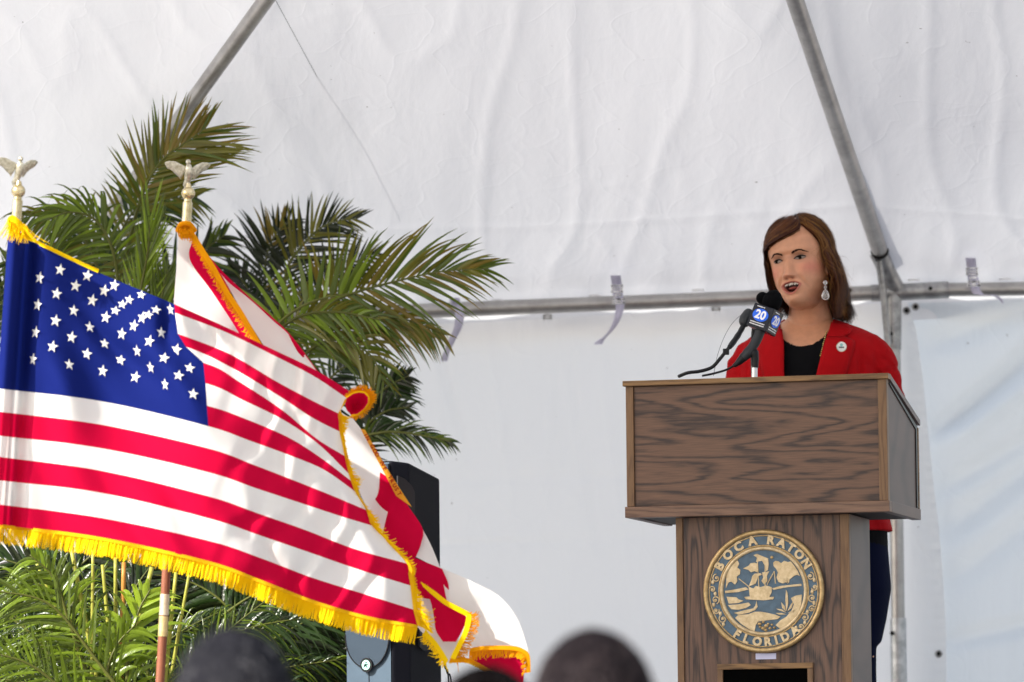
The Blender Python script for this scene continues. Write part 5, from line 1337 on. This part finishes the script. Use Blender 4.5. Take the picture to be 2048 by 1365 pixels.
# trousers
NAVY = mat('navy_trousers', (.004, .006, .022), .9, spec=.05, bump=.2, bscale=800)
tb = MB(); loft(tb, [(zp(1290), .17, .128, .012, 0), (zp(1240), .185, .142, .015, 0), (zp(1180), .199, .144, .015, 0), (zp(1070), .190, .135, .015, 0)], BMx)
for s in (-1, 1):
    a = BMx @ Vector((s*.08, .015, zp(1225))); k = BMx @ Vector((s*.095, .0, STAGE_Z+.46)); f_ = BMx @ Vector((s*.092, .03, STAGE_Z+.06))
    tb.tube(cr([a, (a+k)/2, k, f_], 14), [.100, .095, .09, .086, .082, .08, .074, .07, .068, .066, .065, .064, .064, .064], 22)
mesh_obj('trousers', remesh(tb, .007, 'trousers', 2), NAVY, wom)
for s in (-1, 1):
    MB().tube([BMx @ Vector((s*.09, .07, STAGE_Z+.034)), BMx @ Vector((s*.09, .0, STAGE_Z+.042)), BMx @ Vector((s*.095, -.10, STAGE_Z+.030)), BMx @ Vector((s*.098, -.165, STAGE_Z+.024))], [.034, .042, .040, .022], 16, flat=1.0).build('shoe', mat('black_leather', (.01, .01, .01), .3), wom, smooth=True)
# pin, necklace, buttons
pc = onto(bvhJ, 1683, 694, .0195); dn_ = (CAM - pc).normalized()
p_ = MB().tube([pc, pc + dn_*.002], .0132, 32).build('lapel_pin', mat('pin_white', (.80, .80, .78), .35), wom, smooth='auto')
b = MB(); torus(b, pc + dn_*.002, .0125, .0009, UX, UZ, 32, 6); b.build('pin_rim', brass2, p_, smooth=True)
MB().box(pc + dn_*.0022 + Vector((0, 0, -.0015)), (.014, .0006, .0038)).build('pin_print', mat('print_grey', (.12, .12, .13), .5), p_)
MB().tube([pc + dn_*.0021 + Vector((0, 0, .0048)), pc + dn_*.0026 + Vector((0, 0, .0048))], .0042, 12).build('pin_print', mat('print_teal', (.25, .5, .5), .5), p_)
b = MB()
for k in range(13):
    t = k / 12; p = onto(bvhB, 1653 - 12*t, 664 + 48*t, .005)
    if p: b.ball(p, .0019 + .0008*(k % 3 == 0), 8, 6)
b.build('necklace', metal_mat('gold_chain', (.5, .33, .10), (.8, .6, .25), .25, .9), wom, smooth=True)
# earrings
ero = HM @ Vector((.0785, -.004, -.043)); dz = Vector((.0, 0, -1)); silver = metal_mat('silver', (.45, .45, .45), (.85, .85, .86), .25, .8, 300)
ea = P(1650.5, 566, 14.60)
for side, base in ((1, ea), (-1, HM @ Vector((-.079, -.002, -.046)))):
    b = MB(); vx = Vector((1, 0, 0)); 
    torus(b, base, .0044, .0014, vx, UZ, 18, 6); b.ball(base, .0022, 8, 6)
    torus(b, base + dz*.0118, .0030, .0011, vx, UZ, 14, 6); b.tube([base + dz*.005, base + dz*.009], .0009, 6); b.tube([base + dz*.0145, base + dz*.019], .0009, 6)
    for (k, r_) in ((1, .0016), (.55, .0012)):
        pts = []
        for i in range(25):
            a = 2*math.pi*i/24; rr_ = .0085*k * (1 - .30*math.cos(a)) ; pts.append(base + dz*(.0315) + Vector((math.sin(a)*.0083*k*(1 - .35*math.cos(a)), 0, math.cos(a)*.0125*k)))
        b.tube(pts, r_, 6)
    b.ball(base + dz*.033, .0026, 8, 6)
    b.build('earring', silver, wom, smooth=True)

# --- hair: thousands of flat strands over a dark base
HA, HB_, HC = .0870, .1080, .1010; HCN = Vector((0, .010, .026))
def hpos(psi, th, r=1.0):
    return HCN + Vector((HA*r*math.sin(th)*math.sin(psi), -HB_*r*math.sin(th)*math.cos(psi), HC*r*math.cos(th)))
def strand(psf, r, rr, wild=0.0, endj=0.0, seg=15):
    """psf: signed final azimuth, 0 = face, pi = nape"""
    s = 1 if psf > 0 else -1; af = abs(psf)
    lim = R(66 if s > 0 else 60)
    front = 1 - sm(lim, R(125), af)
    ps0 = af * (1 - front) + R(6) * front; th0 = R(6) * (1 - front) + R(51 - 26 * rr.random()**2.2) * front
    if s > 0: ps0 = ps0 * (1 - front) + R(34) * front
    else: ps0 = ps0 * (1-front) + R(-34) * front      # the far side starts at the same parting
    ph1, ph2, ph3 = rr.uniform(0, 6), rr.uniform(.6, 1), rr.gauss(0, 1)
    out = []
    nd = 7
    for i in range(nd + 1):
        t = i / nd; th = th0 + (R(90) - th0) * t; e = t**.62 if front > 0 else t
        ps = ps0 + (af - ps0) * (sm(0, 1, t)*.5 + e*.5) if s > 0 else ps0 + (af - ps0) * (t * (1 - front) + front * (sm(.22, 1, t)*.8 + .2*t*t))
        out.append(hpos(s * ps, th, r * (1 + .045*math.sin(math.pi*t)) + wild * .02 * math.sin(ph1 + t*3)))
    zend = (-.148 if s > 0 else -.120) + endj
    if af > R(120): zend = -.155 + endj
    for i in range(1, seg - nd):
        t = i / (seg - nd - 1); z = HCN.z + (zend - HCN.z) * t
        if s > 0: bul = 1 + .13*math.sin(math.pi*min(1, t*.75)) + .10*t - .12*sm(.80, 1, t) + .0
        else: bul = 1 - .02*t - .10*sm(.4, 1, t)
        if s > 0 and af > R(95): bul += .16 * sm(.82, 1, t) * ph2
        ax = R(0); ps = s * (af + (R(8) if s > 0 else R(-2)) * sm(0, .5, t) + wild * .10 * math.sin(ph1 + 4*t))
        if s > 0: ps -= R(10) * sm(.6, 1, t) * (1 if af < R(100) else 0)
        p = Vector((HA*bul*r*math.sin(ps), HCN.y - HB_*bul*r*math.cos(ps), z))
        p.x += .004 * math.sin(ph1 + t*4) + wild*.006*ph3*t + (.012 * ph2 * sm(.86, 1, t) if s > 0 else 0)
        out.append(p)
    return [HM @ p for p in out]
hair_m = mat('hair_brown', (.05, .018, .008), .36, attr='hair_col', spec=.18)
hp_ = hair_m.node_tree.nodes['Principled BSDF']; hp_.inputs['Anisotropic'].default_value = .5
def hair_mesh(strands, name, par, hc):
    """hc: list of (r,g,b) per strand"""
    V_, F_, Cc = [], [], []
    hcn = HM @ HCN
    for st, (w, c) in strands:
        o = len(V_); k = len(st)
        for i, p in enumerate(st):
            t = (st[min(i+1, k-1)] - st[max(i-1, 0)]).normalized(); out = (p - Vector((hcn.x, hcn.y, min(p.z, hcn.z)))); out = (out - t*out.dot(t)).normalized()
            s_ = t.cross(out); ww = w * (1 - .75 * (i/(k-1))**3) * (.4 + .6*min(1, i/2))
            V_ += [p + s_*ww, p + out*ww*.45, p - s_*ww]; Cc += [c, c, c]
        for i in range(k-1): a = o + i*3; F_ += [(a, a+1, a+4, a+3), (a+1, a+2, a+5, a+4)]
    me = bpy.data.meshes.new(name); me.from_pydata([tuple(v) for v in V_], [], F_)
    at = me.color_attributes.new('hair_col', 'FLOAT_COLOR', 'POINT'); at.data.foreach_set('color', np.concatenate([np.array(Cc), np.ones((len(Cc), 1))], 1).astype(np.float32).ravel())
    return mesh_obj(name, me, hair_m, par)
rr = random.Random(99); ST = []
DK, MDc, GD = (.014, .0035, .002), (.085, .021, .006), (.36, .165, .032)
def mixc(a, b, t): return tuple(p + (q-p)*t for p, q in zip(a, b))
clumps = {}
for i in range(5200):
    side = 1 if rr.random() < .58 else -1
    lim = 66 if side > 0 else 60
    u = rr.random(); az = lim + (181 - lim) * u**1.15
    cl = (side, int(az / 3.2)); 
    if cl not in clumps: q = random.Random(hash(cl) % 1000); clumps[cl] = (q.uniform(-.012, .012), q.uniform(.94, 1.05), q.random())
    ej, rc, cc_ = clumps[cl]
    r_ = rc * (.965 + .05 * rr.random())
    st = strand(side * R(az), r_, rr, rr.gauss(0, .35), ej + rr.gauss(0, .007))
    g_ = max(0, min(1, (cc_ - .45) * 1.2 + rr.gauss(0, .16))) * (sm(68, 80, az) * (1 - sm(118, 145, az)) * 1.25 if side > 0 else .12)
    ST.append((st, (rr.uniform(.0006, .0011), mixc(mixc(DK, MDc, min(1, rr.random()*.55 + cc_*.55)), GD, g_))))
for i in range(200):     # loose windblown hairs
    side = 1 if rr.random() < .8 else -1; az = rr.uniform(62, 175)
    ST.append((strand(side * R(az), rr.uniform(1.02, 1.08), rr, rr.gauss(0, 2.4), rr.gauss(.01, .02)), (.0003, mixc(MDc, GD, rr.random()))))
hair_mesh(ST, 'hair', wom, None)
# base shell under the strands
for side in (-1, 1):
    lim = 67 if side > 0 else 61; rows = []
    q = random.Random(1)
    for i in range(26):
        az = lim + (181 - lim) * i / 25; q.seed(5); rows.append(strand(side * R(az), .955, q, 0, .012))
    o = MB().grid(rows).build('hair_base', mat('hair_under', (.018, .008, .005), .6), wom, smooth=True)

# ------------------------------------------------------------------ audience
def seated(px, top_y, Y, label, hair_c, shirt_c, width, gray, seed):
    c = P(px, top_y, Y); hcx = Vector((c.x, Y, c.z - .128)); floor = 0.0
    t = thing('person', label, 'person', (c.x, Y + .0, 0), group=None)
    H = Matrix.Translation(hcx) @ Matrix.Rotation(R(180), 4, 'Z')
    b = MB(); head_grid(b, H, True, 80, 60, width)
    b.tube([hcx + Vector((0, -.02, -.05)), hcx + Vector((0, -.03, -.13)), hcx + Vector((0, -.03, -.19))], [.058, .060, .075], 20)
    B0 = Matrix.Translation((c.x, Y - .03, 0)); zs_h = hcx.z - .20
    loft(b, smooth_rings([(.46, .17, .13, -.02, 0), (.60, .165, .125, -.02, 0), (.80, .17, .12, -.01, 0), (zs_h - .08, .19, .12, 0, 0), (zs_h - .02, .17, .10, 0, 0), (zs_h + .03, .10, .08, 0, 0)]), B0, sc=.93)
    for s in (-1, 1):
        a = Vector((c.x + s*.17, Y-.03, zs_h - .06)); e_ = Vector((c.x + s*.22, Y + .02, .70)); h_ = Vector((c.x + s*.10, Y + .26, .60))
        b.tube(cr([a, (a+e_)/2, e_, (e_+h_)/2, h_], 14), [.05]*4 + [.044]*4 + [.036]*3 + [.03, .028, .026], 14); hand(b, h_, Vector((-s*.3, 1, -.1)), Vector((0, 0, 1)), 1, left=(s > 0))
        hp = Vector((c.x + s*.09, Y - .02, .50)); kn = Vector((c.x + s*.11, Y + .42, .50)); an = Vector((c.x + s*.11, Y + .44, .09))
        b.tube(cr([hp, (hp+kn)/2, kn, (kn+an)/2, an], 16), [.085]*4 + [.07]*4 + [.055]*4 + [.042]*4, 16)
        b.tube([an + Vector((0, -.05, -.04)), an + Vector((0, .05, -.045)), an + Vector((0, .17, -.06))], [.036, .040, .024], 12)
        b.ball(H @ Vector((s*.079*width, .012, -.012)), (.008, .018, .030), 12, 8)
    me = remesh(b, .007, 'body', 2); nn = len(me.vertices)
    bo = mesh_obj('body', me, mat('skin_plain', (.42, .22, .15), .5), t)
    sb_ = MB(); loft(sb_, smooth_rings([(.46, .18, .14, -.02, 0), (.60, .175, .135, -.02, 0), (.80, .18, .13, -.01, 0), (zs_h - .08, .20, .13, 0, 0), (zs_h - .02, .18, .11, 0, 0), (zs_h + .035, .095, .085, 0, 0)]), B0)
    for s in (-1, 1):
        a = Vector((c.x + s*.16, Y-.03, zs_h - .06)); e_ = Vector((c.x + s*.22, Y + .02, .70)); h_ = Vector((c.x + s*.12, Y + .22, .61))
        sb_.tube(cr([a, (a+e_)/2, e_, h_], 12), [.062]*5 + [.055]*4 + [.045]*3, 16)
    mesh_obj('shirt', remesh(sb_, .009, 'shirt', 2), mat('shirt_%d' % seed, shirt_c, .85), t)
    tr = MB()
    for s in (-1, 1):
        hp = Vector((c.x + s*.09, Y - .06, .51)); kn = Vector((c.x + s*.11, Y + .43, .51)); an = Vector((c.x + s*.11, Y + .45, .12)); tr.tube(cr([hp, (hp+kn)/2, kn, (kn+an)/2, an], 16), [.10]*4 + [.085]*4 + [.072]*4 + [.062]*4, 16)
    mesh_obj('trousers', remesh(tr, .01, 'trousers', 2), NAVY, t)
    # hair: cap and short strands
    q = random.Random(seed); hb = MB(); rows = []
    ctr = Vector((0, .008, .012)); rx_, ry_, rz_ = .0865*width, .112, .117
    def hp2(ps, th, r=1): return H @ (ctr + Vector((rx_*r*math.sin(th)*math.sin(ps), -ry_*r*math.sin(th)*math.cos(ps), rz_*r*math.cos(th))))
    for i in range(15):
        th = .02 + i/14 * R(118); rows.append([hp2(2*math.pi*j/40, min(th, R(118) if math.cos(2*math.pi*j/40) < .3 else R(58)), 1.0) for j in range(40)])
    hb.grid(rows, close=True); cap = hb.build('hair', mat('hair_cap_%d' % seed, tuple(x*.7 for x in hair_c[0]), .9, spec=.03), t, smooth=True)
    hs_ = MB()
    for i in range(2600):
        ps = q.uniform(0, 2*math.pi); th = math.acos(1 - q.random() * 1.47)
        if math.cos(ps) > .3 and th > R(58): continue
        a = hp2(ps, th, .99); b2_ = hp2(ps + q.gauss(0, .10), th + q.uniform(.06, .22), 1.03 + q.uniform(0, .04) * gray)
        w = Vector((q.uniform(-1, 1), q.uniform(-1, 1), 0)).normalized() * .0016
        hs_.add([a - w, a + w, b2_], [(0, 1, 2)], q.choice([0, 0, 1]) )
    tag(hs_.build('hair_strands', [mat('hair_a_%d' % seed, hair_c[0], .6, spec=.15), mat('hair_b_%d' % seed, hair_c[1], .6)], cap), kind='stuff')
    return t
def chair(x, Y, label):
    t = thing('folding_chair', label, 'chair', (x, Y, 0), local=True, group='white folding chairs of the audience')
    w = mat('chair_white', (.7, .7, .7), .5)
    t['_local'] = 1
    MB().box((0, .06, .44), (.42, .42, .03)).build('seat', w, t, bevel=.01)
    MB().box((0, -.21, .78), (.42, .02, .18)).build('backrest', w, t, bevel=.008)
    for s in (-1, 1):
        MB().tube([(s*.205, -.24, .86), (s*.205, -.02, .42), (s*.205, .26, .0)], .011, 8).build('leg', w, t)
        MB().tube([(s*.185, .20, .43), (s*.185, -.22, .0)], .011, 8).build('leg', w, t)
    return t
A1 = seated(468, 1256, 8.6, 'audience member with short grey-black hair, head seen from behind below the large flag', ((.022, .022, .028), (.11, .11, .12)), (.05, .06, .09), 1.06, 1.4, 1)
A2 = seated(1186, 1259, 8.5, 'audience member with thick dark hair, blurred head left of the lectern', ((.018, .014, .016), (.075, .055, .055)), (.08, .08, .10), 1.06, .9, 2)
A3 = seated(972, 1333, 8.9, 'audience member with near-black hair, only the crown showing under the white flag', ((.003, .002, .002), (.008, .004, .004)), (.22, .03, .03), 1.05, .6, 3)
for a, l in ((A1, 'left-hand white folding chair under the grey-haired audience member'), (A2, 'right-hand white folding chair under the dark-haired audience member'), (A3, 'middle white folding chair under the black-haired audience member')):
    chair(a.location.x, a.location.y, l)
